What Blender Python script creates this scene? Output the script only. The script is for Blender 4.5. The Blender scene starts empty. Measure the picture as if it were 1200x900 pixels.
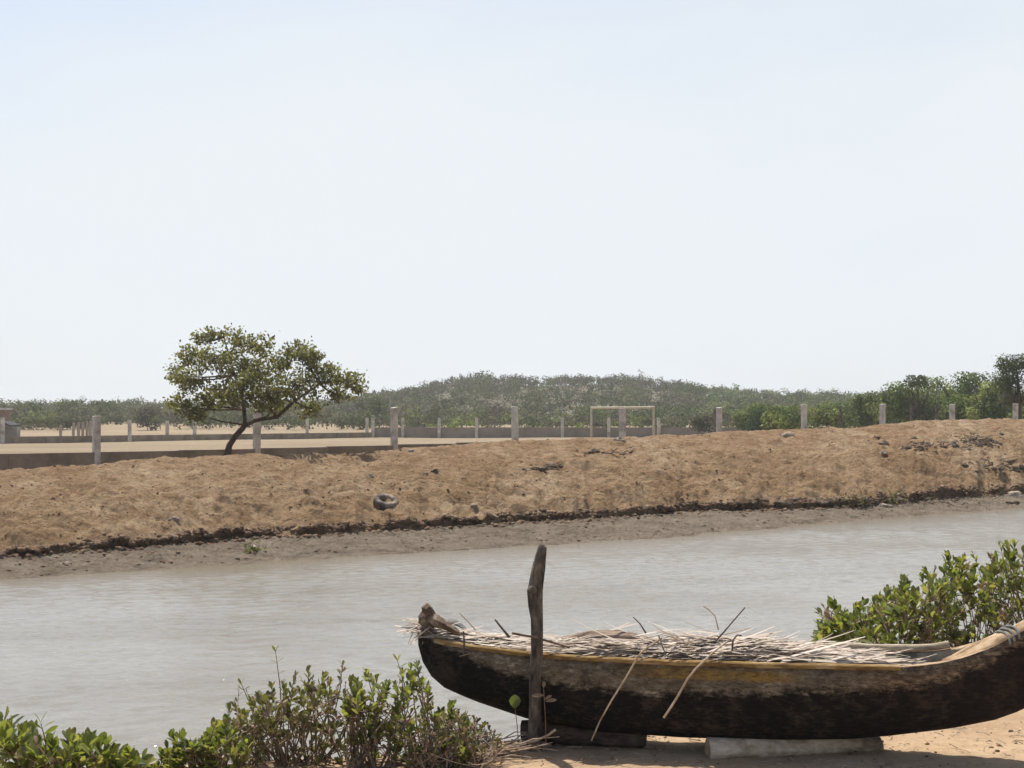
import bpy, math, random
import numpy as np
from mathutils import Vector, noise as mn
R = math.radians
random.seed(7); rng = np.random.default_rng(7)
scene = bpy.context.scene
COL = scene.collection
CAMZ, HZ, F = 2.4, 486.0, 1600.0
WATER = -0.2

def at(px, py, d):
    return Vector(((px-600)/F*d, d, CAMZ-(py-HZ)/F*d))
def interp(x, pts):
    return float(np.interp(x, [p[0] for p in pts], [p[1] for p in pts]))
def fbm(x, y, z=0.0, o=4):
    return mn.fractal(Vector((x, y, z)), 1.0, 2.0, o)

# ------------------------------------------------------------------ materials
def hexc(c): return (c[0], c[1], c[2], 1.0)
class NT:
    def __init__(s, name):
        s.m = bpy.data.materials.new(name); s.m.use_nodes = True
        s.t = s.m.node_tree; s.N = s.t.nodes; s.L = s.t.links
        s.b = s.N['Principled BSDF']; s.out = s.N['Material Output']
        s.tc = s.N.new('ShaderNodeTexCoord')
    def n(s, ty, **kw):
        nd = s.N.new(ty)
        for k, v in kw.items(): setattr(nd, k, v)
        return nd
    def l(s, a, b): s.L.new(a, b)
    def noise(s, scale, detail=6, rough=0.6, vec=None, stretch=None, dist=0):
        nd = s.n('ShaderNodeTexNoise')
        nd.inputs['Scale'].default_value = scale; nd.inputs['Detail'].default_value = detail
        nd.inputs['Roughness'].default_value = rough; nd.inputs['Distortion'].default_value = dist
        v = vec or s.tc.outputs['Object']
        if stretch:
            mp = s.n('ShaderNodeMapping'); mp.inputs['Scale'].default_value = stretch
            s.l(v, mp.inputs['Vector']); v = mp.outputs['Vector']
        s.l(v, nd.inputs['Vector'])
        return nd.outputs['Fac']
    def ramp(s, fac, stops, mode='LINEAR'):
        r = s.n('ShaderNodeValToRGB'); r.color_ramp.interpolation = mode
        e = r.color_ramp.elements
        while len(e) < len(stops): e.new(0.5)
        for el, (p, c) in zip(e, stops):
            el.position = p
            el.color = hexc(c) if hasattr(c, '__len__') else (c, c, c, 1)
        s.l(fac, r.inputs['Fac']); return r.outputs['Color']
    def mix(s, fac, a, b, bt='MIX'):
        m = s.n('ShaderNodeMix', data_type='RGBA', blend_type=bt)
        for sock, v in ((m.inputs[0], fac), (m.inputs[6], a), (m.inputs[7], b)):
            if hasattr(v, 'links'): s.l(v, sock)
            elif hasattr(v, '__len__'): sock.default_value = hexc(v)
            else: sock.default_value = v
        return m.outputs[2]
    def math(s, op, a, b=0.5, clamp=False):
        m = s.n('ShaderNodeMath', operation=op, use_clamp=clamp)
        for sock, v in ((m.inputs[0], a), (m.inputs[1], b)):
            if hasattr(v, 'links'): s.l(v, sock)
            else: sock.default_value = v
        return m.outputs[0]
    def bump(s, h, strength=0.4, dist=0.02):
        b = s.n('ShaderNodeBump'); b.inputs['Strength'].default_value = strength
        b.inputs['Distance'].default_value = dist
        s.l(h, b.inputs['Height']); s.l(b.outputs['Normal'], s.b.inputs['Normal']); return b
    def base(s, c, rough=0.9, spec=0.2):
        if hasattr(c, 'links'): s.l(c, s.b.inputs['Base Color'])
        else: s.b.inputs['Base Color'].default_value = hexc(c)
        s.b.inputs['Roughness'].default_value = rough
        s.b.inputs['Specular IOR Level'].default_value = spec
        return s.m

def mottled(name, c1, c2, scale=8, c3=None, rough=0.9, bump=0.4, bd=0.01, stretch=None, spec=0.2):
    t = NT(name)
    f = t.noise(scale, 6, 0.65, stretch=stretch)
    st = [(0.38, c1), (0.62, c2)] if c3 is None else [(0.35, c1), (0.5, c2), (0.65, c3)]
    c = t.ramp(f, st)
    t.bump(t.noise(scale*3, 6, 0.7, stretch=stretch), bump, bd)
    return t.base(c, rough, spec)

def leafmat(name, cols, trans=0.35, rough=0.5, tint=None):
    t = NT(name)
    g = t.n('ShaderNodeNewGeometry')
    n = len(cols)
    c = t.ramp(g.outputs['Random Per Island'], [(i/max(1, n), k) for i, k in enumerate(cols)], 'CONSTANT')
    c = t.mix(0.35, c, t.mix(t.noise(0.9, 3), cols[0], cols[len(cols)//2]))
    t.base(c, rough, 0.35)
    tr = t.n('ShaderNodeBsdfTranslucent'); mx = t.n('ShaderNodeMixShader')
    br = t.mix(1.0, c, tint or (1.35, 1.5, 0.7), 'MULTIPLY'); t.l(br, tr.inputs['Color'])
    mx.inputs[0].default_value = trans
    t.l(t.b.outputs[0], mx.inputs[1]); t.l(tr.outputs[0], mx.inputs[2])
    t.l(mx.outputs[0], t.out.inputs['Surface'])
    return t.m

def scrubmat(name):
    """far scrub: colour of each bush is kept in the 'tone' attribute"""
    t = NT(name)
    a = t.n('ShaderNodeAttribute'); a.attribute_name = 'tone'
    g = t.n('ShaderNodeNewGeometry')
    v = t.math('MULTIPLY_ADD', g.outputs['Random Per Island'], 0.36)
    t.N[v.node.name].inputs[2].default_value = 0.95
    cc = t.n('ShaderNodeCombineColor')
    for k in range(3): t.l(v, cc.inputs[k])
    c = t.mix(1.0, a.outputs['Color'], cc.outputs[0], 'MULTIPLY')
    t.base(c, 0.8, 0.1)
    tr = t.n('ShaderNodeBsdfTranslucent'); mx = t.n('ShaderNodeMixShader'); mx.inputs[0].default_value = 0.25
    t.l(c, tr.inputs['Color']); t.l(t.b.outputs[0], mx.inputs[1]); t.l(tr.outputs[0], mx.inputs[2])
    t.l(mx.outputs[0], t.out.inputs['Surface'])
    return t.m

def ground_mat():
    t = NT('earth')
    a = t.n('ShaderNodeAttribute'); a.attribute_name = 'zone'
    sp = t.n('ShaderNodeSeparateColor'); t.l(a.outputs['Color'], sp.inputs[0])
    mud, dark, field = sp.outputs[0], sp.outputs[1], sp.outputs[2]
    big = t.noise(0.4, 7, 0.68, stretch=(1, .6, 1), dist=.5); mid = t.noise(2.3, 8, 0.68, dist=0.5); fine = t.noise(9, 8, 0.75); straw = t.noise(14, 5, 0.7, stretch=(1, .35, 1), dist=1.2)
    c = t.ramp(big, [(0.34, (.32, .20, .107)), (0.5, (.445, .305, .178)), (0.66, (.56, .42, .275))])
    c = t.mix(t.math('MULTIPLY', t.ramp(mid, [(0.43, 0.0), (0.60, 1.0)]), 0.8), c, (.27, .162, .082))
    c = t.mix(t.math('MULTIPLY', t.ramp(fine, [(0.52, 0.0), (0.7, 1.0)]), 0.6), c, (.13, .078, .045))
    c = t.mix(t.math('MULTIPLY', t.ramp(straw, [(0.55, 0.0), (0.68, 1.0)]), 0.55), c, (.54, .41, .25))
    grain = t.noise(38, 6, .75)
    c = t.mix(t.math('MULTIPLY', t.ramp(grain, [(.5, 0.0), (.66, 1.0)]), .4), c, (.14, .085, .045))
    c = t.mix(t.math('MULTIPLY', t.ramp(grain, [(.3, 1.0), (.42, 0.0)]), .4), c, (.50, .39, .28))
    mc = t.ramp(t.noise(2.2, 8, 0.75, stretch=(1, 1, 3)), [(0.3, (.10, .08, .058)), (0.48, (.255, .205, .15)), (0.7, (.36, .30, .23))])
    c = t.mix(mud, c, mc)
    fc = t.ramp(t.noise(0.12, 6, 0.6, stretch=(.5, 1, 1)), [(0.3, (.31, .235, .15)), (0.7, (.40, .315, .21))])
    c = t.mix(field, c, fc)
    dc = t.ramp(fine, [(0.35, (.055, .037, .025)), (0.68, (.24, .16, .10))])  # dark soil of the undercut, with its shade painted into the colour
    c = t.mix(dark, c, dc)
    h = t.math('ADD', t.math('MULTIPLY', fine, 0.7), mid)
    t.bump(h, 1.0, 0.3)
    return t.base(c, 0.95, 0.1)

def shore_mat():
    t = NT('shore_sand')
    big = t.noise(1.1, 5, 0.6); fine = t.noise(18, 8, 0.75); straw = t.noise(22, 5, 0.7, stretch=(.35, 1, 1), dist=1.5)
    c = t.ramp(big, [(0.3, (.33, .222, .135)), (0.6, (.42, .30, .187)), (0.8, (.46, .34, .222))])
    c = t.mix(t.math('MULTIPLY', t.ramp(fine, [(0.5, 0.0), (0.72, 1.0)]), 0.7), c, (.24, .15, .095))
    c = t.mix(t.math('MULTIPLY', t.ramp(straw, [(0.58, 0.0), (0.7, 1.0)]), 0.6), c, (.62, .5, .36))
    a = t.n('ShaderNodeAttribute'); a.attribute_name = 'zone'
    sp = t.n('ShaderNodeSeparateColor'); t.l(a.outputs['Color'], sp.inputs[0])
    c = t.mix(sp.outputs[0], c, t.ramp(fine, [(0.3, (.16, .12, .09)), (0.7, (.27, .205, .15))]))
    t.bump(t.math('ADD', fine, t.noise(5, 5)), 0.8, 0.03)
    return t.base(c, 0.95, 0.1)

def water_mat():
    t = NT('creek_water')
    a = t.noise(2.0, 4, 0.55, stretch=(1.0, 2.6, 1), dist=0.5)
    b = t.noise(7.0, 5, 0.65, stretch=(1.0, 3.2, 1), dist=0.6)
    c = t.noise(0.25, 2, 0.5)
    h = t.math('ADD', t.math('MULTIPLY', a, 1.0), t.math('MULTIPLY', b, 0.75))
    h = t.math('MULTIPLY', h, t.math('MULTIPLY_ADD', c, 0.9))
    bp = t.bump(t.noise(24, 3, .5, stretch=(1, 2, 1)), .6, 0.008)
    at_ = t.n('ShaderNodeAttribute'); at_.attribute_name = 'bank_reflection'  # mask for the far bank's brown reflection, painted into the water colour
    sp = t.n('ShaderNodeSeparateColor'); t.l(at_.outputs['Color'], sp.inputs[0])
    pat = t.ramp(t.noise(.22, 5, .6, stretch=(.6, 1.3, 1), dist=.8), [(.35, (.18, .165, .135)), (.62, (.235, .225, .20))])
    ripple_shade = t.mix(t.math('MULTIPLY', t.ramp(t.noise(3.0, 6, .7, stretch=(.8, 4, 1)), [(.47, 0.0), (.66, 1.0)]), .22), pat, (.13, .11, .07))  # ripple contrast painted as darker streaks in the base colour
    t.base(t.mix(sp.outputs[0], ripple_shade, (.15, .118, .07)), 0.09, 0.5)
    t.b.inputs['IOR'].default_value = 1.33
    return t.m

def hull_mat():
    t = NT('tarred_hull')
    uv = t.n('ShaderNodeUVMap'); uv.uv_map = 'hull'
    sx = t.n('ShaderNodeSeparateXYZ'); t.l(uv.outputs[0], sx.inputs[0]); u, v = sx.outputs[0], sx.outputs[1]
    n1 = t.noise(5, 6, 0.7); n2 = t.noise(26, 6, 0.75, stretch=(.5, 1, 1.4)); n3 = t.noise(1.6, 3); n4 = t.noise(60, 4, .7, stretch=(.25, 1, 1))
    # tar boundary height wanders along the hull
    lim = t.ramp(u, [(0.0, 0.98), (0.035, 0.93), (0.09, 0.74), (0.16, 0.63), (0.3, 0.60), (0.52, 0.66), (0.72, 0.74), (0.82, 0.84), (1, 0.93)])
    d = t.math('ADD', t.math('SUBTRACT', v, lim), t.math('MULTIPLY', t.math('SUBTRACT', n1, 0.5), 0.22))
    d = t.math('ADD', d, t.math('MULTIPLY', t.math('SUBTRACT', n2, 0.5), 0.34))
    f = t.ramp(t.math('MULTIPLY_ADD', d, 6.0), [(0.22, 0.0), (0.5, .45), (0.8, 1.0)])
    tar = t.ramp(n2, [(0.35, (.004, .004, .004)), (0.55, (.010, .008, .007)), (0.74, (.04, .03, .023))])
    tar = t.mix(t.math('MULTIPLY', t.ramp(t.math('ADD', t.math('MULTIPLY', n1, .6), t.math('MULTIPLY', n4, .4)), [(.5, 0.0), (.62, 1.0)]), .5), tar, (.085, .06, .042))
    tar = t.mix(t.ramp(u, [(0.62, 0.0), (0.95, 0.7)]), tar, t.ramp(n2, [(0.35, (.009, .006, .005)), (0.75, (.05, .03, .019))]))
    grey = t.ramp(t.math('ADD', t.math('MULTIPLY', n2, .55), t.math('MULTIPLY', n1, .45)), [(0.36, (.03, .024, .017)), (0.46, (.09, .073, .05)), (0.56, (.175, .148, .108)), (0.65, (.38, .34, .28))])
    yel = t.ramp(n4, [(0.35, (.07, .04, .018)), (0.5, (.22, .135, .035)), (0.65, (.34, .23, .07))])
    yf = t.math('MULTIPLY', t.ramp(u, [(0.28, 0.0), (0.34, 1.0), (0.5, 1.0), (0.56, 0.0)]), t.ramp(t.math('ADD', v, t.math('MULTIPLY', n1, .12)), [(0.84, 0.0), (0.87, 1.0), (0.96, 1.0), (1.0, .2)]))
    grey = t.mix(t.math('MULTIPLY', yf, t.ramp(n1, [(.35, .3), (.55, 1.0)])), grey, yel)
    brown = t.ramp(n2, [(0.34, (.045, .03, .02)), (0.5, (.115, .08, .05)), (0.66, (.28, .205, .13))])
    grey = t.mix(t.ramp(u, [(0.56, 0.0), (0.68, 1.0)]), grey, brown)
    grey = t.mix(t.math('MULTIPLY', t.ramp(n4, [(.56, 0.0), (.64, 1.0)]), .8), grey, (.05, .04, .035))
    c = t.mix(f, tar, grey)
    t.bump(t.math('ADD', n2, t.math('MULTIPLY', n1, 1.5)), 0.7, 0.012)
    return t.base(c, 0.85, 0.12)

M = {}
M['earth'] = ground_mat(); M['shore'] = shore_mat(); M['water'] = water_mat(); M['hull'] = hull_mat()
M['rim'] = mottled('worn_rim_wood', (.12, .075, .042), (.30, .205, .12), 9, (.47, .35, .23), stretch=(.35, 1, 1), bump=.8)
M['rail'] = mottled('ochre_rail', (.075, .042, .02), (.23, .145, .05), 11, (.40, .30, .18), stretch=(.3, 1, 1), bump=.8)
M['inner'] = mottled('hull_inside', (.12, .10, .075), (.32, .26, .19), 12, stretch=(.3, 1, 1))
M['bark'] = mottled('grey_brown_bark', (.04, .033, .027), (.12, .098, .08), 16, (.25, .21, .17), bump=1.0, bd=0.04, stretch=(1, 1, .4))
M['driftwood'] = mottled('driftwood', (.07, .05, .035), (.19, .135, .095), 14, (.42, .33, .24), bump=1.0, bd=.03)
M['darklog'] = mottled('dark_wet_log', (.025, .018, .014), (.07, .05, .04), 20, (.12, .085, .065), bump=0.8, bd=0.015, stretch=(.3, 1, 1))
M['palelog'] = mottled('weathered_log', (.09, .062, .04), (.36, .285, .205), 6, (.60, .52, .41), bump=1.0, bd=0.03, stretch=(.6, 1, 1))
M['logend'] = mottled('cut_log_end', (.30, .22, .13), (.50, .39, .25), 20)
M['treebark'] = mottled('dark_tree_bark', (.05, .036, .026), (.13, .095, .068), 14, stretch=(1, 1, .3), bump=.9, bd=.02)
M['stem'] = mottled('shrub_stem', (.09, .06, .04), (.24, .17, .12), 30, stretch=(1, 1, .4))
M['drytwig'] = mottled('dry_twig', (.24, .17, .12), (.50, .39, .29), 25)
M['frond'] = leafmat('dry_frond', [(.52, .44, .35), (.62, .54, .45), (.40, .33, .25), (.26, .20, .15), (.56, .48, .40), (.12, .09, .07), (.46, .38, .30), (.32, .26, .2)], 0.12, 0.7, (1, 1, 1))
M['stalk'] = mottled('dry_stalk', (.28, .20, .13), (.52, .42, .31), 20, stretch=(1, 1, .3))
M['darkstalk'] = mottled('dark_stalk', (.07, .055, .045), (.16, .13, .11), 20)
M['sheath'] = mottled('brown_sheath', (.06, .04, .028), (.17, .12, .085), 14, (.30, .23, .17), stretch=(.3, 1, 1), bump=1)
M['cloth'] = mottled('grey_sheath', (.12, .11, .10), (.25, .23, .21), 12)
M['rope'] = mottled('rope', (.09, .10, .095), (.24, .23, .2), 60)
M['wood'] = mottled('grey_wood', (.20, .16, .115), (.42, .35, .26), 16, stretch=(.25, 1, 1))
M['concrete'] = mottled('concrete_post', (.29, .255, .215), (.48, .435, .375), 3.0, (.60, .55, .48), bump=.3)
M['wall'] = mottled('cement_wall', (.13, .10, .072), (.20, .158, .118), 1.2, (.27, .22, .165), bump=.3)
M['wall2'] = mottled('pale_cement_wall', (.20, .165, .13), (.30, .255, .205), .5, bump=.3)
M['goal'] = mottled('goal_paint', (.40, .33, .22), (.58, .5, .37), 3, rough=.6)
M['brick'] = mottled('shed_brick', (.19, .115, .08), (.30, .20, .14), 2)
M['roof'] = mottled('shed_roof', (.42, .38, .34), (.58, .54, .5), 1)
M['shedgrey'] = mottled('shed_plaster', (.26, .23, .20), (.4, .36, .32), 1)
M['darkroof'] = mottled('dark_canopy', (.03, .03, .03), (.07, .065, .06), 2)
M['tyre'] = mottled('dusty_tyre', (.02, .018, .016), (.13, .105, .085), 5, (.30, .24, .18))
M['clod'] = mottled('earth_clod', (.13, .08, .048), (.30, .195, .12), 6, bump=1, bd=.05)
M['stone'] = mottled('pale_stone', (.26, .20, .15), (.46, .38, .30), 9, bump=.9, bd=.03)
M['ash'] = mottled('dark_debris', (.09, .065, .045), (.24, .175, .12), 9, bump=1, bd=.05)
M['scrub'] = scrubmat('scrub')
M['treeleaf'] = leafmat('tree_leaf', [(.135, .13, .052), (.095, .095, .038), (.165, .155, .066), (.195, .17, .082), (.115, .11, .048), (.22, .19, .10)], 0.38)
M['mang'] = leafmat('mangrove_leaf', [(.145, .17, .042), (.08, .10, .03), (.19, .215, .052), (.25, .265, .075), (.115, .14, .04), (.28, .26, .10), (.05, .058, .023), (.19, .15, .075)], 0.48, 0.42, (1.45, 1.45, .72))
M['mangdull'] = leafmat('dull_shrub_leaf', [(.12, .115, .04), (.075, .08, .03), (.145, .145, .05), (.20, .15, .085), (.10, .115, .035), (.23, .17, .10), (.16, .18, .05)], 0.36, 0.5)
M['dryleaf'] = leafmat('dry_leaf', [(.26, .18, .11), (.34, .25, .16), (.18, .12, .075), (.22, .19, .09)], 0.2, 0.7, (1, 1, 1))

# ------------------------------------------------------------------ mesh helpers
class MB:
    def __init__(s): s.v = []; s.f = []; s.mi = []; s.tone = []
    def add(s, V, Fc, mi=0):
        o = len(s.v); s.v.extend([tuple(p) for p in V])
        s.f.extend([tuple(i+o for i in f) for f in Fc]); s.mi.extend([mi]*len(Fc))
    def tube(s, pts, rad, sides=8, nz=0.0, caps=True, seed=0, mi=0, capmi=None):
        pts = [Vector(p) for p in pts]; n = len(pts)
        if not hasattr(rad, '__len__'): rad = [rad]*n
        V = []; Fc = []; ref = None
        for i, p in enumerate(pts):
            t = (pts[min(i+1, n-1)]-pts[max(i-1, 0)]).normalized()
            if ref is None:
                ref = Vector((0, 0, 1)) if abs(t.z) < 0.9 else Vector((1, 0, 0))
            a = (ref - t*ref.dot(t)).normalized(); b = t.cross(a); ref = a
            for k in range(sides):
                an = 2*math.pi*k/sides
                dr = a*math.cos(an)+b*math.sin(an)
                r = rad[i]
                if nz: r *= 1+nz*mn.noise(Vector((p.x*7+dr.x*1.3+seed, p.y*7+dr.y*1.3, p.z*7+dr.z*1.3)))
                V.append(p+dr*r)
        for i in range(n-1):
            for k in range(sides):
                k2 = (k+1) % sides
                Fc.append((i*sides+k, i*sides+k2, (i+1)*sides+k2, (i+1)*sides+k))
        s.add(V, Fc, mi)
        if caps:
            s.add(V[:sides], [tuple(range(sides-1, -1, -1))], mi if capmi is None else capmi)
            s.add(V[-sides:], [tuple(range(sides))], mi if capmi is None else capmi)
    def box(s, c, d, rz=0.0, mi=0, bev=0.0):
        cx, cy, cz = c; hx, hy, hz = d[0]/2, d[1]/2, d[2]/2
        ca, sa = math.cos(rz), math.sin(rz)
        V = []
        for z in (-hz, hz):
            for x, y in ((-hx, -hy), (hx, -hy), (hx, hy), (-hx, hy)):
                V.append((cx+x*ca-y*sa, cy+x*sa+y*ca, cz+z))
        s.add(V, [(3, 2, 1, 0), (4, 5, 6, 7), (0, 1, 5, 4), (1, 2, 6, 5), (2, 3, 7, 6), (3, 0, 4, 7)], mi)
    def lump(s, c, r, seed=0, nz=0.35, seg=7, ring=5, sq=(1, 1, .7), mi=0):
        V = []; Fc = []
        for i in range(ring+1):
            ph = math.pi*i/ring
            for k in range(seg):
                th = 2*math.pi*k/seg
                dr = Vector((math.sin(ph)*math.cos(th), math.sin(ph)*math.sin(th), math.cos(ph)))
                q = r*(1+nz*mn.noise(dr*1.7+Vector((seed*3.1, seed, 0))))
                V.append((c[0]+dr.x*q*sq[0], c[1]+dr.y*q*sq[1], c[2]+dr.z*q*sq[2]))
        for i in range(ring):
            for k in range(seg):
                k2 = (k+1) % seg
                Fc.append((i*seg+k, (i+1)*seg+k, (i+1)*seg+k2, i*seg+k2))
        s.add(V, Fc, mi)
    def build(s, name, mat, parent=None, smooth=True, bevel=0):
        me = bpy.data.meshes.new(name); me.from_pydata(s.v, [], s.f); 
        mats = mat if isinstance(mat, (list, tuple)) else [mat]
        for m in mats: me.materials.append(m)
        me.polygons.foreach_set('material_index', s.mi)
        if smooth: me.polygons.foreach_set('use_smooth', [True]*len(s.f))
        me.update()
        return link(name, me, parent)
def link(name, me, parent=None):
    o = bpy.data.objects.new(name, me); COL.objects.link(o)
    if parent is not None:
        o.parent = parent
        o.matrix_parent_inverse = parent.matrix_basis.inverted()
    return o
def tag(o, label=None, cat=None, group=None, kind=None):
    if label: o['label'] = label
    if cat: o['category'] = cat
    if group: o['group'] = group
    if kind: o['kind'] = kind
    return o
def empty(name, loc, label, cat, group=None, kind=None):
    o = bpy.data.objects.new(name, None); COL.objects.link(o); o.location = loc; o.empty_display_size = .1
    return tag(o, label, cat, group, kind)

def quads_mesh(name, V, nper, facetpl, mat, parent=None, tone=None, smooth=True):
    """V: (n, nper, 3) array; facetpl faces inside one unit"""
    n = V.shape[0]; tpl = np.array([f for f in facetpl], dtype=np.int64)
    k = tpl.shape[1]
    faces = (tpl[None, :, :] + (np.arange(n)*nper)[:, None, None]).reshape(-1, k)
    me = bpy.data.meshes.new(name)
    me.vertices.add(n*nper); me.vertices.foreach_set('co', V.reshape(-1).astype(np.float32))
    me.loops.add(faces.size); me.loops.foreach_set('vertex_index', faces.reshape(-1).astype(np.int32))
    me.polygons.add(len(faces))
    me.polygons.foreach_set('loop_start', (np.arange(len(faces))*k).astype(np.int32))
    me.polygons.foreach_set('loop_total', np.full(len(faces), k, dtype=np.int32))
    if smooth: me.polygons.foreach_set('use_smooth', np.ones(len(faces), dtype=bool))
    me.materials.append(mat)
    if tone is not None:
        a = me.color_attributes.new('tone', 'FLOAT_COLOR', 'POINT')
        c = np.ones((n, nper, 4), dtype=np.float32); c[:, :, :3] = tone[:, None, :]
        a.data.foreach_set('color', c.reshape(-1))
    me.update(calc_edges=True); me.validate()
    return link(name, me, parent)

def norm(a): return a/np.maximum(np.linalg.norm(a, axis=-1, keepdims=True), 1e-9)
LEAF_T = [(0.0, 0.06), (0.28, 0.36), (0.6, 0.5), (0.86, 0.32), (1.0, 0.03)]
def big_leaves(name, P, A, L, W, mat, parent, fold=0.25, curl=0.15, face=None):
    """obovate leaves with a folded midrib: P base, A axis, L length, W width"""
    n = len(P); A = norm(A)
    up = norm(np.tile(np.array([0, 0, 1.0]), (n, 1))*0.9 + rng.normal(0, .45, (n, 3)))
    if face is not None: up = np.tile(np.array(face, dtype=float), (n, 1))
    S = norm(np.cross(A, up)); N = np.cross(S, A)
    V = np.zeros((n, 15, 3))
    for i, (t, w) in enumerate(LEAF_T):
        mid = P + A*(L*t)[:, None] + N*(-(curl*L*t*t))[:, None]
        off = S*(W*w)[:, None]; lift = N*(W*w*fold)[:, None]
        V[:, i*3+0] = mid-off+lift; V[:, i*3+1] = mid; V[:, i*3+2] = mid+off+lift
    Fc = []
    for i in range(4):
        a = i*3; Fc += [(a, a+1, a+4, a+3), (a+1, a+2, a+5, a+4)]
    return quads_mesh(name, V, 15, Fc, mat, parent)
def small_leaves(name, P, size, mat, parent, tone=None, upb=0.35, asp=0.6, out=None):
    n = len(P)
    A = norm(rng.normal(0, 1, (n, 3))); Nn = norm(rng.normal(0, 1 if out is None else .38, (n, 3))+np.array([0, 0, upb])+(0 if out is None else out))
    S = norm(np.cross(A, Nn)); A = norm(np.cross(Nn, S))
    V = np.zeros((n, 4, 3)); L = size[:, None]
    V[:, 0] = P-A*L*.5; V[:, 1] = P+S*L*asp*.5+A*L*.05; V[:, 2] = P+A*L*.5; V[:, 3] = P-S*L*asp*.5+A*L*.05
    return quads_mesh(name, V, 4, [(0, 1, 2, 3)], mat, parent, tone, smooth=False)

# ------------------------------------------------------------------ far bank, field, to the horizon
WL = [(-1500, 748), (-700, 712), (0, 679), (200, 667), (400, 653), (600, 641), (800, 629), (1000, 610), (1200, 595), (1700, 560), (2600, 540)]
SH = [(-1500, 715), (-700, 684), (0, 653), (100, 645), (200, 637), (260, 631), (400, 625), (480, 620), (600, 612), (700, 608), (800, 599), (900, 597), (1000, 594), (1100, 585), (1200, 578), (1700, 549), (2600, 533)]
LIP = [(-1500, 700), (-700, 672), (0, 644), (100, 639), (200, 629), (250, 622), (300, 622), (400, 613), (500, 609), (600, 603), (700, 600), (800, 590), (900, 588), (1000, 585), (1100, 573), (1200, 566), (1700, 540), (2600, 527)]
CR = [(-1500, 590), (-700, 572), (-200, 560), (0, 553), (100, 545), (200, 537), (300, 532), (400, 532), (460, 527), (600, 516), (700, 514), (750, 513), (780, 508), (800, 510), (870, 504), (1000, 502), (1080, 493), (1200, 491), (1500, 489), (2600, 488)]
def wall_depth(u):
    v = min(max(u-113, -900), 1500); n = v/(201-0.0755*v); return 35*(1+0.0755*n)
def wl_d(u): return (CAMZ-WATER)*F/(interp(u, WL)-HZ)
def crest_d(u): return max(wall_depth(u)*0.87, wl_d(u)+6.5)
FIELD = 0.3
def field_z(d):
    return interp(d, [(0, FIELD), (128, FIELD), (165, 0.95), (230, 1.3), (600, 1.5), (4000, 1.5)])
us = np.concatenate([np.linspace(-1500, -60, 70, endpoint=False), np.arange(-60, 1260, 1.7), np.linspace(1260, 2600, 70)])
def smooth1(x): return x*x*(3-2*x)
rows_spec = [4, 26, 7, 84, 64, 16, 10]          # segments between control lines
far_rows = list(np.geomspace(1.0, 60.0, 44))
grid = []; zone = []
def seg(a, b, n): return [(a+(b-a)*i/n) for i in range(n)]
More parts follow.
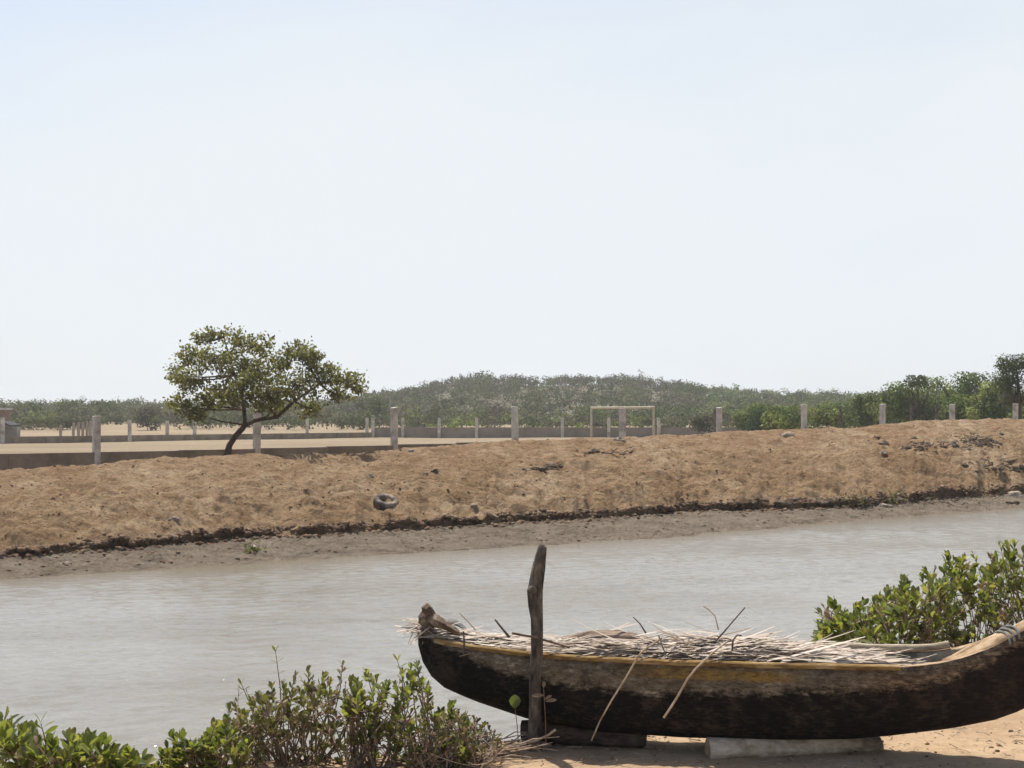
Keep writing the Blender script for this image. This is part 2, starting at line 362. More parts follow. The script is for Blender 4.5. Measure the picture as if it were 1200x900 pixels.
for u in us:
    dw = wl_d(u)
    ys = interp(u, SH); yl = interp(u, LIP); yc = interp(u, CR)
    zs = 0.0 + 0.0
    ds = (CAMZ-zs)*F/(ys-HZ)
    ds = max(ds, dw+0.35); zs = CAMZ-(ys-HZ)/F*ds
    X0 = (u-600)/F*ds
    lipn = mn.noise(Vector((X0*0.9, ds*.9, 3.3))); lipn2 = mn.noise(Vector((X0*3.5, ds*3.5, 1.3)))
    dl = ds - 0.08 + 0.20*lipn + 0.20*lipn2 + .12*mn.noise(Vector((X0*7, 4, 2)))+.06*mn.noise(Vector((X0*19, 4, 2)))
    zl = CAMZ-(yl-HZ)/F*dl + 0.09*lipn2 + .10*mn.noise(Vector((X0*1.1, 0, 7)))+.02+.06*mn.noise(Vector((X0*8, 0, 2)))+.04*mn.noise(Vector((X0*17, 0, 2)))
    brk = max(0.0, min(1.0, .82+.9*mn.noise(Vector((X0*.45, 0, 31)))+.9*mn.noise(Vector((X0*1.9, 0, 37)))))
    zl = max(zs+.025+(zl-zs-.02)*(.2+.6*brk), zs+.02); dl = dl+(1-brk)*.25
    dc = crest_d(u); zc = CAMZ-(yc-HZ)/F*dc
    dm = dl+(dc-dl)*0.42; ym = yl+(yc-yl)*0.60; zm = CAMZ-(ym-HZ)/F*dm
    wd = wall_depth(u)
    cps = [(dw-2.2, -0.75), (dw, WATER), (ds, zs), (dl, zl), (dm, zm), (dc, zc), (dc+3.0, max(FIELD, zc-0.55)), (dc+7.5, FIELD)]
    prof = []; zn = []; brk_u = brk
    for k, n in enumerate(rows_spec):
        (d0, z0), (d1, z1) = cps[k], cps[k+1]
        for i in range(n):
            t = i/n
            tz = t
            if k == 3: tz = 1-(1-t)**1.35
            if k == 5: tz = t*t
            prof.append([d0+(d1-d0)*t, z0+(z1-z0)*tz, k, t])
    d_f = dc+7.5
    for g in far_rows:
        d = d_f*g if g < 59 else 2500
        prof.append([d, field_z(d), 7, 0.0])
    # smooth the slope part
    for _ in range(6):
        zz = [p[1] for p in prof]
        for i in range(sum(rows_spec[:3])+3, len(prof)-3):
            if prof[i][2] in (3, 4, 5, 6): prof[i][1] = (zz[i-1]+2*zz[i]+zz[i+1])/4
    for p in prof:
        d, z, k, t = p; X = (u-600)/F*d
        r = g_ = b = 0.0
        if k == 0: r = 1
        if k == 1:
            r = 1.0; z += (0.04*fbm(X*1.5, d*2.5, 0, 4)+0.05*abs(fbm(X*4, d*6, 5, 3))+.03*fbm(X*8, d*12, 1, 3))*min(1, t*3+.5)+.05*fbm(X*.8, 0, 6, 3)*(1-t); g_ = max(0, min(.8, (t-.55)*1.2))*max(0, min(1, .4+2*fbm(X*1.2, d*3, 4, 3)))
        if k == 2:
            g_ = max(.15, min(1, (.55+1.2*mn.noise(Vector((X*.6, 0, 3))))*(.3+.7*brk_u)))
            d += 0.07*fbm(X*5, z*9, 2, 3)
        if k in (3, 4, 5):
            e = 1.0 if k == 3 else (1-0.45*t if k == 4 else .5)
            am = min(1, t*6+.15) if k == 3 else 1
            z += e*am*(0.13*fbm(X*.55, d*.8, 0, 3)+0.115*fbm(X*1.3, d*1.9, 7, 4)+0.075*fbm(X*3.0, d*3.8, 3, 4)+.028*fbm(X*9, d*9, 5, 3)-.06*max(0, fbm(X*.9, d*1.2, 17, 4))**1.0*2)
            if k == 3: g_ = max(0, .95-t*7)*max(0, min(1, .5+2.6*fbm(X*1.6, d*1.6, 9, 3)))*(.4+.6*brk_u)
        if k == 6: b = t
        if k == 7: b = 1.0; z += 0.05*fbm(X*.1, d*.1, 0, 3)
        p[:] = [X, d, z]; zn.append((r, g_, b, 1))
    grid.append(prof); zone.append(zn)
nr = len(grid[0]); nc = len(grid)
V = np.array(grid).reshape(-1, 3)
me = bpy.data.meshes.new('ground')
fc = [(i*nr+j, (i+1)*nr+j, (i+1)*nr+j+1, i*nr+j+1) for i in range(nc-1) for j in range(nr-1)]
me.from_pydata(V.tolist(), [], fc); me.materials.append(M['earth'])
me.polygons.foreach_set('use_smooth', [True]*len(fc))
a = me.color_attributes.new('zone', 'FLOAT_COLOR', 'POINT'); a.data.foreach_set('color', np.array(zone, dtype=np.float32).reshape(-1))
ground = tag(link('ground', me), kind='structure')
GA = np.array(grid)                                 # nc x nr x 3
def bank_z(X, Y):
    u = 600+F*X/Y; i = int(np.argmin(abs(us-u))); pr = GA[i]; k0 = sum(rows_spec[:3])
    return float(np.interp(Y, pr[k0:, 1], pr[k0:, 2]))
def bank_hit(px, py):
    """point of the bank seen at a pixel: first row (from the water up) at or above it"""
    i = int(np.argmin(abs(us-px))); pr = GA[i]
    yy = HZ-(pr[:, 2]-CAMZ)*F/pr[:, 1]
    for j in range(4, len(yy)-1):
        if yy[j+1] <= py: return Vector(pr[j])
    return Vector(pr[-1])

# creek bed and water
b = MB(); b.add([(-400, -60, -0.9), (400, -60, -0.9), (400, 120, -0.9), (-400, 120, -0.9)], [(0, 1, 2, 3)])
tag(b.build('creek_bed', M['shore']), kind='structure')
wd_ = np.concatenate([np.geomspace(3.0, 7.5, 20, endpoint=False), np.geomspace(7.5, 48.0, 1150, endpoint=False), np.geomspace(48.0, 95.0, 40)])
wu = np.concatenate([np.linspace(-1500, -60, 70, endpoint=False), np.arange(-60, 1260, 2.4), np.linspace(1260, 2600, 70)])
UU, DD = np.meshgrid(wu, wd_, indexing='ij'); XX = (UU-600)/F*DD
wlu = np.array([wl_d(u) for u in wu])[:, None]
spac = np.maximum(np.gradient(wd_)[None, :], .6*np.abs(np.gradient(wu))[:, None]/F*DD)
ZZ = np.zeros_like(XX); patch = np.zeros_like(XX)
for k in range(5):                                   # gust patches: rougher and calmer water
    kx, ky = rng.normal(0, .35), rng.normal(0, .7); patch += np.sin(XX*kx+DD*ky+rng.uniform(0, 6.3))
patch = np.clip(.8+.16*patch, .4, 1.05)
for k in range(64):
    lam = .075*(6.5**rng.random()); an = rng.normal(math.pi/2+.25, .5); kk = 2*math.pi/lam
    ph = kk*(XX*math.cos(an)+DD*math.sin(an))+rng.uniform(0, 6.3)+.8*np.sin(XX*rng.normal(0, .9)+DD*rng.normal(0, .9))
    ZZ += (.0205/kk)*np.sin(ph)*np.clip((lam/spac-2.2)/2, 0, 1)
ZZ *= patch*np.clip((wlu-DD)/1.5, .12, 1)
VV = np.stack([XX, DD, WATER+ZZ], -1).reshape(-1, 3)
nw = len(wd_); ii, jj = np.meshgrid(np.arange(len(wu)-1), np.arange(nw-1), indexing='ij'); q0 = (ii*nw+jj).reshape(-1)
FQ = np.stack([q0, q0+nw, q0+nw+1, q0+1], 1)
me = bpy.data.meshes.new('water'); me.vertices.add(len(VV)); me.vertices.foreach_set('co', VV.reshape(-1).astype(np.float32))
me.loops.add(FQ.size); me.loops.foreach_set('vertex_index', FQ.reshape(-1).astype(np.int32)); me.polygons.add(len(FQ))
me.polygons.foreach_set('loop_start', (np.arange(len(FQ))*4).astype(np.int32)); me.polygons.foreach_set('loop_total', np.full(len(FQ), 4, dtype=np.int32))
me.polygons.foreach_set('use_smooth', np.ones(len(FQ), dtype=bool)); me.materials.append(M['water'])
a = me.color_attributes.new('bank_reflection', 'FLOAT_COLOR', 'POINT'); BANK_REFL = np.zeros((len(VV), 4), dtype=np.float32)
BANK_REFL[:, 0] = (.85*np.exp(-np.maximum(0, wlu-DD)/1.5)).reshape(-1); BANK_REFL[:, 3] = 1; a.data.foreach_set('color', BANK_REFL.reshape(-1))  # painted bank reflection fades out away from the far waterline
me.update(calc_edges=True)
tag(link('water', me), kind='structure')

# near shore
SHORE = [(-40, 1.0), (-20, 4.5), (-8, 7.6), (-4.9, 8.78), (-2.6, 9.95), (-.77, 10.3), (-.07, 10.65), (.55, 11.0), (1.2, 11.3), (2.2, 11.9), (3.3, 13.0), (5.4, 14.2), (8, 15.3), (14, 17), (40, 26)]
def shore_z(X, Y):
    s = interp(X, SHORE)+0.12*mn.noise(Vector((X*1.7, 0, 4)))+.06*mn.noise(Vector((X*6, 0, 8)))
    d = (s-Y)*0.9
    if d > 0: z = WATER+0.225*(1-math.exp(-d/0.42))
    else: z = WATER+max(-.6, d*.5)
    k = min(1, max(0, d*1.5))
    z += k*(0.02*fbm(X*1.5, Y*1.5, 0, 3)+0.016*fbm(X*6, Y*6, 3, 4))
    z += 0.035*math.exp(-((X-.2)/.5)**2-((Y-9.55)/.35)**2)
    return z
xs = np.concatenate([np.linspace(-40, -5, 36, endpoint=False), np.linspace(-5, 6.5, 300, endpoint=False), np.linspace(6.5, 40, 40)])
ysn = np.concatenate([np.linspace(-30, 6.5, 40, endpoint=False), np.linspace(6.5, 12.5, 190, endpoint=False), np.linspace(12.5, 28, 60)])
V = []; Z = []
for x in xs:
    for y in ysn:
        z = shore_z(x, y); V.append((x, y, z))
        w = max(0.0, min(1.0, (0.0-(z+0.075))/0.05)); Z.append((w, 0, 0, 1))
n = len(ysn)
fc = [(i*n+j, (i+1)*n+j, (i+1)*n+j+1, i*n+j+1) for i in range(len(xs)-1) for j in range(n-1)]
me = bpy.data.meshes.new('shore'); me.from_pydata(V, [], fc); me.materials.append(M['shore'])
me.polygons.foreach_set('use_smooth', [True]*len(fc))
a = me.color_attributes.new('zone', 'FLOAT_COLOR', 'POINT'); a.data.foreach_set('color', np.array(Z, dtype=np.float32).reshape(-1))
tag(link('shore', me), kind='structure')

# litter on the near shore (nobody could count it)
b = MB()
for i in range(900):
    x = random.uniform(-1.2, 4.4); y = random.uniform(8.7, min(10.6, interp(x, SHORE)-.15)); z = shore_z(x, y)
    if random.random() < 0.6:
        L = random.uniform(.02, .10); an = random.uniform(0, 6.3)
        p = Vector((x, y, z+.006)); q = p+Vector((math.cos(an)*L, math.sin(an)*L, random.uniform(-.004, .02)))
        m = (p+q)/2+Vector((random.uniform(-.01, .01), random.uniform(-.01, .01), .006))
        b.tube([p, m, q], random.uniform(.0015, .004), 4, mi=random.choice((0, 0, 0, 2)))
    else:
        b.lump((x, y, z+.001), random.choice((.005, .006, .008, .010, .014, .02)), i, mi=random.choice((1, 2)), seg=6, ring=4)
tag(b.build('twig_litter', [M['drytwig'], M['clod'], M['dryleaf']]), 'dry twigs, leaf bits and clods littering the near sandy shore', 'litter', kind='stuff')

# clods on the far bank and crumbs on the mud shelf
b = MB()
k0 = sum(rows_spec[:3]); k1 = k0+rows_spec[3]+rows_spec[4]
for i in range(2600):
    c = random.randrange(72, len(us)-72); j = random.randrange(k0, k1)
    p = GA[c][j]; r = random.choice((.012, .012, .014, .016, .02, .02, .025, .035))*random.uniform(.6, 1.1)
    if random.random() < .3: r *= .6
    b.lump((p[0], p[1], p[2]-r*.05), r, i, .9, 6, 4, (1.2, 1, .75), mi=random.choice((0, 0, 0, 0, 0, 1)))
tag(b.build('bank_clods', [M['clod'], M['ash']]), 'loose earth clods strewn over the far dirt bank', 'clods', kind='stuff')
b = MB()
for i in range(2600):
    c = random.randrange(72, len(us)-72); j = k0+random.choice((-4, -2, -1, 0, 0, 1, 1, 2, 3, 4)) if random.random() < .7 else random.randrange(26, 31)
    p = GA[c][j]; r = random.choice((.015, .02, .025, .03, .04, .055))
    b.lump((p[0], p[1]+random.uniform(-.05, .05), p[2]), r, i, 1.0, 6, 4, (1.3, 1, .8), mi=random.choice((0, 0, 0, 1)))
tag(b.build('lip_crumbs', [M['clod'], M['ash']]), 'crumbled soil and roots along the broken lip of the far bank', 'crumbs', kind='stuff')
b = MB()
for i in range(420):
    c = random.randrange(72, len(us)-72); j = random.randrange(5, 28)
    p = GA[c][j]; r = random.uniform(.012, .035)
    b.lump((p[0], p[1], p[2]+r*.1), r, i, .5, 6, 4, (1.4, 1, .55), mi=random.choice((0, 1, 1)))
tag(b.build('mud_crumbs', [M['ash'], M['clod']]), 'crumbs of mud along the grey shelf at the waterline', 'mud crumbs', kind='stuff')

# ------------------------------------------------------------------ dugout canoe
RIM = [(490, 741), (500, 746), (520, 752), (560, 759), (620, 766), (700, 772), (800, 776), (900, 779), (1000, 781), (1050, 782), (1075, 780), (1100, 777), (1130, 770), (1160, 759), (1185, 746), (1200, 738), (1240, 712), (1280, 682), (1310, 660)]
BOT = [(490, 757), (495, 776), (505, 793), (520, 806), (540, 815), (560, 823), (620, 843), (700, 857), (800, 864), (900, 867), (1000, 866), (1050, 862), (1120, 854), (1170, 844), (1200, 833), (1240, 808), (1280, 765), (1310, 690)]
HW = [(490, .055), (497, .10), (510, .15), (540, .21), (600, .275), (700, .325), (850, .345), (1000, .325), (1060, .285), (1100, .225), (1140, .155), (1175, .115), (1200, .095), (1260, .06), (1310, .035)]
def axis_d(px): return 10.05+(9.42-10.05)*(px-493)/(1200-493)
def station(px):
    d = axis_d(px); w = interp(px, HW); dn = d-w
    zr = CAMZ-(interp(px, RIM)-HZ)/F*dn
    zb = CAMZ-(interp(px, BOT)-HZ)/F*(d-w*.25)
    X = (px-600)/F*(d-w*.8)
    return X, d, w, zr, zb
canoe = empty('dugout_canoe', (station(900)[0], axis_d(900), 0.02), 'black tarred wooden dugout canoe resting on two logs at the near shore', 'canoe')
pxs = list(np.concatenate([np.linspace(490, 520, 13), np.linspace(526, 1310, 90)]))
NS = 28
out = []; inn = []; UVo = []
for px in pxs:
    X, d, w, zr, zb = station(px)
    o = []; i_ = []
    iw = max(w-interp(px, [(1000, .035), (1080, .055), (1150, .06)]), w*.4); ib = zb+min(.055, (zr-zb)*.4)
    for k in range(NS+1):
        th = math.pi*k/NS
        ct, st = math.cos(th), math.sin(th)
        q = -math.copysign(abs(ct)**.62, ct)
        h = st**.72 if st > 1e-6 else 0
        bump = .006*fbm(X*3, q*2, 1, 3)
        o.append((X, d+q*(w+bump), zr-(zr-zb)*h)); i_.append((X, d+q*iw, zr-(zr-ib)*h))
    out.append(o); inn.append(i_)
V = []; Fc = []; mi = []; UV = []
np_ = len(pxs); S1 = NS+1
for st_ in out: V += st_
for st_ in inn: V += st_
off = np_*S1
def vtx(i, k, inner): return (off if inner else 0)+i*S1+k
for i in range(np_-1):
    for k in range(NS):
        Fc.append((vtx(i, k, 0), vtx(i, k+1, 0), vtx(i+1, k+1, 0), vtx(i+1, k, 0))); mi.append(0)
        Fc.append((vtx(i, k, 1), vtx(i+1, k, 1), vtx(i+1, k+1, 1), vtx(i, k+1, 1))); mi.append(2)
    for k, fl in ((0, 0), (NS, 1)):
        f = (vtx(i, k, 0), vtx(i+1, k, 0), vtx(i+1, k, 1), vtx(i, k, 1))
        Fc.append(f if fl == 0 else f[::-1]); mi.append(1)
for i in (0, np_-1):
    for k in range(NS):
        Fc.append((vtx(i, k, 0), vtx(i, k, 1), vtx(i, k+1, 1), vtx(i, k+1, 0))); mi.append(0)
    inner_loop = tuple(vtx(i, k, 1) for k in range(NS+1)); Fc.append(inner_loop); mi.append(2)
me = bpy.data.meshes.new('hull'); me.from_pydata(V, [], Fc)
for m in ('hull', 'rim', 'inner'): me.materials.append(M[m])
me.polygons.foreach_set('material_index', mi); me.polygons.foreach_set('use_smooth', [m != 1 for m in mi])
uvl = me.uv_layers.new(name='hull')
for lp in me.loops:
    vi = lp.vertex_index % off; i = vi//S1; k = vi % S1
    X, d, w, zr, zb = station(pxs[i]); z = V[vi][2]
    uvl.data[lp.index].uv = ((pxs[i]-490)/820, (z-zb)/max(.01, zr-zb))
me.update()
link('hull', me, canoe)
def rail(px0, px1, side, h, th, n=60, up=.012, inset=.0):
    V = []; Fc = []
    for i in range(n+1):
        px = px0+(px1-px0)*i/n
        X, d, w, zr, zb = station(px)
        y0 = d+side*(w+th-.012+inset); y1 = d+side*(w-.02+inset)
        wob = .005*mn.noise(Vector((X*4, side, 0))); hh = h*(1+.18*mn.noise(Vector((X*5, side, 9))))
        e = .25 if i in (0, n) else 0
        V += [(X, y0, zr+up+wob-.008), (X, y0+side*-.010, zr+up+wob), (X, y1, zr+up+wob+.002), (X, y1, zr+up-hh+wob), (X, y0, zr+up-hh+wob+.006)]
    for i in range(n):
        for k in range(5):
            k2 = (k+1) % 5
            Fc.append((i*5+k, (i+1)*5+k, (i+1)*5+k2, i*5+k2) if side < 0 else (i*5+k2, (i+1)*5+k2, (i+1)*5+k, i*5+k))
    Fc += [tuple(range(5)), tuple(range(n*5+4, n*5-1, -1))]
    bb = MB(); bb.add(V, Fc); return bb
rail(509, 1052, -1, .038, .03).build('gunwale', M['rail'], canoe, smooth=False)
rail(515, 1000, 1, .05, .028).build('gunwale', M['rail'], canoe, smooth=False)
# thwart plank near the bow, and a board lying along the far inside
b = MB()
X, d, w, zr, zb = station(1062)
b.box((X, d+.08, zr-.035), (.11, w*1.35, .03), .12); b.build('thwart', M['wood'], canoe, smooth=False)
# solid carved prow between the two rims
V = []; Fc = []; m = 5
dps = np.linspace(1118, 1309, 40)
for px in dps:
    X, d, w, zr, zb = station(px)
    for k in range(m+1):
        q = k/m*2-1; V.append((X, d+q*(w-.006), zr+.006-.075*max(0, 1-(px-1118)/46)**1.5+.022*(1-q*q)+.008*fbm(X*8, q*2, 2, 3)))
    V += [(X, d+w-.02, zr-.10), (X, d-w+.02, zr-.10)]
M_ = m+3
for i in range(len(dps)-1):
    for k in range(M_): Fc.append((i*M_+k, (i+1)*M_+k, (i+1)*M_+(k+1) % M_, i*M_+(k+1) % M_))
Fc += [tuple(range(M_)), tuple(range((len(dps)-1)*M_+M_-1, (len(dps)-1)*M_-1, -1))]
b = MB(); b.add(V, Fc); b.build('prow_deck', M['rim'], canoe)
# rope lashing round the prow
for dx in (1179, 1184, 1190):
    b = MB(); pts = []
    for k in range(17):
        th = math.pi*k/16; X, d, w, zr, zb = station(dx+3*math.cos(th))
        q = -math.cos(th)
        pts.append((X, d+q*(w+.012), zr+.034-.075*abs(q)**4+.004*math.sin(dx*3)))
    b.tube(pts, .010, 6, .15); b.build('rope_lashing', M['rope'], canoe)
# weathered pole along the far rim
b = MB(); pts = []
for px in np.linspace(938, 1128, 12):
    X, d, w, zr, zb = station(px); pts.append(Vector((X, d+w-.03+.004*math.sin(px*.1), zr+.035+.006*math.sin(px*.05))))
b.tube(pts, [.027+.004*math.sin(i*1.7) for i in range(12)], 8, .15)
tag(b.build('wooden_pole', M['wood']), 'weathered wooden pole lying along the far rim of the canoe near the bow', 'pole')

# heap of dry palm leaflets in the canoe
heap_top = [(495, .05), (520, .07), (560, .055), (620, .03), (680, .05), (740, .08), (800, .085), (860, .11), (920, .07), (980, .03), (1040, -.03), (1070, -.09)]
def strip(b, c, an, L, W, tilt, bend, mi=0):
    n = 6; V = []; Fc = []
    ax = Vector((math.cos(an)*math.cos(tilt), math.sin(an)*math.cos(tilt), math.sin(tilt)))
    s = Vector((-math.sin(an), math.cos(an), random.uniform(-.5, .5))).normalized()
    up = ax.cross(s)
    sb = random.uniform(-1, 1)*.2
    for i in range(n+1):
        t = i/n-.5
        p = Vector(c)+ax*(t*L)+Vector((0, 0, 1))*(-bend*(t*t*4)*L*.25)+s*(sb*t*t*L)
        w = W*(1-abs(t)**2.2*3.2)*.5+.001
        V += [p-s*w, p+up*w*.35, p+s*w]
    for i in range(n):
        a = i*3; Fc += [(a, a+1, a+4, a+3), (a+1, a+2, a+5, a+4)]
    b.add(V, Fc, mi)
b = MB()
for i in range(1900):
    px = random.triangular(497, 1062, 850) if i % 3 else random.uniform(497, 1060)
    X, d, w, zr, zb = station(px)
    q = random.uniform(-.86, .86); hh = interp(px, heap_top)
    z = zr+(hh+.02)*(1-q*q*.75)-abs(random.gauss(0, .03))-.012
    if abs(q) > .55: z = max(z, zr+.012)
    L = random.uniform(.25, .85); dev = random.gauss(.03, .33)
    if px < 600: L *= .55
    w_e = min(station(max(492, px-L*75))[2], station(min(1300, px+L*75))[2]); room = max(.006, w_e*.80-abs(q)*w*.8)
    if L/2*abs(math.sin(dev)) > room: dev = math.copysign(math.asin(min(1, 2*room/L)), dev)
    an = dev+(math.pi if random.random() < .5 else 0)
    tl = random.gauss(0, .065) if random.random() < .975 else random.uniform(.15, .4)
    strip(b, (X+random.uniform(-.02, .02), d+q*w*.8, z+max(0, tl-.12)*L*.4), an, L, random.choice((.006, .010, .014, .018, .026, .032))*random.uniform(.8, 1.2), tl, random.uniform(-.25, .45))
# loose ends spilling over the stern
for i in range(46):
    X, d, w, zr, zb = station(random.uniform(489, 512))
    strip(b, (X-.04, d+random.uniform(-.12, .14), zr+random.uniform(-.01, .09)), random.gauss(math.pi, .6), random.uniform(.12, .30), random.uniform(.010, .02), random.gauss(-.05, .3), random.uniform(-.2, .7))
# inner fill of the heap
tag(b.build('dry_palm_fronds', M['frond']), 'tangled heap of pale dry palm leaflets filling the canoe', 'dry fronds', kind='stuff')

def stalk(name, pts, r0, r1, mat, label, cat='stalk', group=None):
    b = MB(); n = len(pts)
    b.tube(pts, [r0+(r1-r0)*i/(n-1) for i in range(n)], 6, .1)
    return tag(b.build(name, mat), label, cat, group)
def pp(l): return [at(*q) for q in l]
GS = 'dry stalks lying over and sticking up from the canoe load'
stalk('dry_stalk', pp([(775, 748, 9.35), (754, 762, 9.25), (748, 769, 9.22), (733, 795, 9.27), (716, 822, 9.33), (703, 845, 9.4), (693, 868, 9.44)]), .008, .005, M['stalk'], 'long thin dry stalk hanging over the canoe side down to the dark log', group=GS)
stalk('dry_stalk', pp([(852, 752, 9.35), (836, 764, 9.25), (829, 771, 9.2), (815, 784, 9.19), (805, 797, 9.2), (792, 820, 9.24), (778, 841, 9.28)]), .007, .009, M['stalk'], 'thicker dry stalk bent over the canoe side, its end hanging free', group=GS)
stalk('dry_stalk', pp([(838, 752, 9.6), (848, 741, 9.6), (859, 728, 9.6), (873, 712, 9.6)]), .007, .004, M['darkstalk'], 'dark straight stalk sticking up highest from the middle of the heap', group=GS)
stalk('dry_stalk', pp([(580, 726, 9.85), (588, 736, 9.85), (597, 747, 9.85)]), .006, .010, M['darkstalk'], 'short dark stub sticking up from the heap left of the post', group=GS)
stalk('dry_stalk', pp([(842, 738, 9.7), (838, 722, 9.7), (830, 714, 9.7), (824, 710, 9.7)]), .005, .003, M['stalk'], 'thin curved stalk bending left at the crest of the heap', group=GS)
stalk('dry_stalk', pp([(757, 742, 9.65), (750, 731, 9.65), (742, 723, 9.65)]), .006, .003, M['darkstalk'], 'thin dark stalk leaning left above the brown sheath', group=GS)
stalk('dry_stalk', pp([(558, 739, 9.9), (548, 728, 9.9), (539, 719, 9.9)]), .004, .003, M['stalk'], 'thin pale stalk standing up near the stern', group=GS)
stalk('dry_stalk', pp([(600, 742, 9.4), (622, 746, 9.4), (645, 752, 9.38), (668, 759, 9.36)]), .008, .007, M['sheath'], 'brown stalk lying across the heap just behind the post', group=GS)
stalk('dry_stalk', pp([(772, 745, 9.3), (776, 757, 9.2), (781, 769, 9.17)]), .006, .004, M['darkstalk'], 'short dark stalk crossing the ochre rail in the middle of the canoe', group=GS)
stalk('dry_stalk', pp([(543, 740, 9.78), (544, 752, 9.75), (543, 766, 9.74)]), .006, .008, M['darkstalk'], 'short dark strip hanging over the rail near the stern', group=GS)
stalk('dry_stalk', pp([(858, 762, 9.3), (859, 750, 9.3), (864, 744, 9.3), (869, 745, 9.3)]), .007, .006, M['darkstalk'], 'hooked dark stalk tip right of the bent hanging stalk', group=GS)
# brown palm sheath arching over the heap
def sheath(name, pxa, pxb, h, wd, mat, label, cat):
    b = MB(); V = []; Fc = []; n = 16; m = 6
    for i in range(n+1):
        t = i/n; px = pxa+(pxb-pxa)*t; X, d, w, zr, zb = station(px)
        ww = wd*math.sin(math.pi*(.12+.83*t))**.6
        for k in range(m+1):
            q = k/m-.5
            V.append((X, d+.12+q*ww, zr+h*math.sin(math.pi*(.1+.82*t))+.03-.30*ww*(q*2)**2*.6+.006*fbm(X*6, q*3, 2, 2)))
    for i in range(n):
        for k in range(m):
            a_ = i*(m+1)+k; Fc.append((a_, a_+m+1, a_+m+2, a_+1))
    b.add(V, Fc); o = b.build(name, mat)
    md = o.modifiers.new('thick', 'SOLIDIFY'); md.thickness = .008
    return tag(o, label, cat)
sheath('palm_sheath', 660, 785, .105, .20, M['sheath'], 'broad brown palm sheath arched over the heap right of the post', 'palm sheath')
sheath('palm_sheath', 508, 548, .10, .17, M['cloth'], 'folded grey palm sheath lying on the stern behind the driftwood', 'palm sheath')
# driftwood block standing on the stern
b = MB(); b.tube(pp([(503, 752, 9.98), (500, 742, 9.98), (501, 733, 9.98), (499, 724, 9.98), (503, 718, 9.97), (501, 713, 9.97), (504, 710, 9.97)]), [.05, .055, .06, .045, .05, .042, .036], 7, 1.1, seed=3)
b.tube(pp([(500, 722, 9.96), (511, 728, 9.93), (523, 734, 9.90), (537, 742, 9.88)]), [.03, .042, .036, .024], 6, 1.0, seed=8)
tag(b.build('driftwood', M['driftwood'], smooth=False), 'gnarled brown driftwood knob propped on the canoe stern', 'driftwood')

# ------------------------------------------------------------------ post, logs
b = MB(); pts = pp([(625, 905, 9.60), (626, 872, 9.58), (627, 840, 9.57), (628, 800, 9.56), (629, 765, 9.55), (630, 735, 9.54), (628, 710, 9.54), (626, 692, 9.54), (628, 682, 9.54), (631, 665, 9.54), (634, 648, 9.54), (635, 641, 9.54), (635, 638, 9.54)])
b.tube(pts, [.053, .051, .047, .045, .044, .044, .045, .051, .045, .041, .039, .033, .014], 16, .4, seed=1)
post = tag(b.build('mooring_post', M['bark']), 'crooked grey-brown wooden post standing upright beside the canoe', 'post')
b = MB(); b.tube(pp([(627, 692, 9.50), (622, 690, 9.47), (619, 693, 9.46)]), [.03, .024, .012], 7, .3); b.build('branch_stub', M['bark'], post)
b = MB()
zg = .085
pts = [Vector(((px-600)/F*d, d, z)) for px, d, z in ((612, 9.93, .10), (640, 9.9, .108), (680, 9.85, .10), (720, 9.8, .095), (752, 9.77, .09), (758, 9.765, .085))]
b.tube(pts, [.078, .088, .085, .08, .078, .055], 14, .22, seed=2)
tag(b.build('log', M['darklog']), 'dark wet log supporting the canoe beside the post', 'log', 'logs under the canoe')
b = MB()
pts = [Vector(((px-600)/F*d, d, z)) for px, d, z in ((829, 9.50, .07), (860, 9.52, .068), (900, 9.55, .066), (950, 9.60, .063), (1000, 9.65, .058), (1032, 9.68, .055))]
b.tube(pts, [.080, .076, .068, .070, .060, .056], 16, .4, seed=4, capmi=1)
tag(b.build('log', [M['palelog'], M['logend']]), 'pale peeling log under the middle of the canoe, its cut end showing', 'log', 'logs under the canoe')
# stick leaning on the post foot
stalk('dry_stick', pp([(595, 874, 9.5), (610, 872, 9.48), (628, 868, 9.47), (643, 861, 9.46), (651, 855, 9.45)]), .008, .009, M['stalk'], 'dry stick lying aslant across the foot of the post', 'stick')
# little mangrove seedling next to the post
sd = empty('mangrove_seedling', at(606, 876, 9.6), 'tiny mangrove seedling with one round green leaf left of the post', 'seedling')
b = MB(); b.tube(pp([(608, 880, 9.6), (606, 850, 9.58), (603, 826, 9.55)]), .003, 5); b.build('stem', M['stem'], sd)
for p_, a_, l_, w_ in ((at(603, 830, 9.54), (.05, -.1, 1), .095, .085), (at(603, 826, 9.54), (-.5, .2, .8), .05, .035)):
    big_leaves('leaf', np.array([p_]), np.array([a_]), np.array([l_]), np.array([w_]), M['mang'], sd, face=(.1, -1, .35))
sd = empty('mangrove_seedling', at(638, 874, 9.45), 'small yellowing seedling right at the foot of the post, with narrow leaves', 'seedling')
b = MB(); b.tube(pp([(640, 878, 9.46), (639, 840, 9.45), (637, 806, 9.45)]), .0028, 5); b.build('stem', M['stem'], sd)
for p_, a_, l_, w_ in ((at(639, 822, 9.45), (1, -.2, .25), .08, .028), (at(638, 820, 9.45), (1, .2, .6), .06, .024), (at(637, 806, 9.45), (.1, 0, 1), .045, .03), (at(638, 815, 9.45), (-1, -.3, .1), .09, .03)):
    big_leaves('leaf', np.array([p_]), np.array([a_]), np.array([l_]), np.array([w_]), M['dryleaf'], sd, face=(.1, -1, .6))
random.seed(11); rng = np.random.default_rng(11)
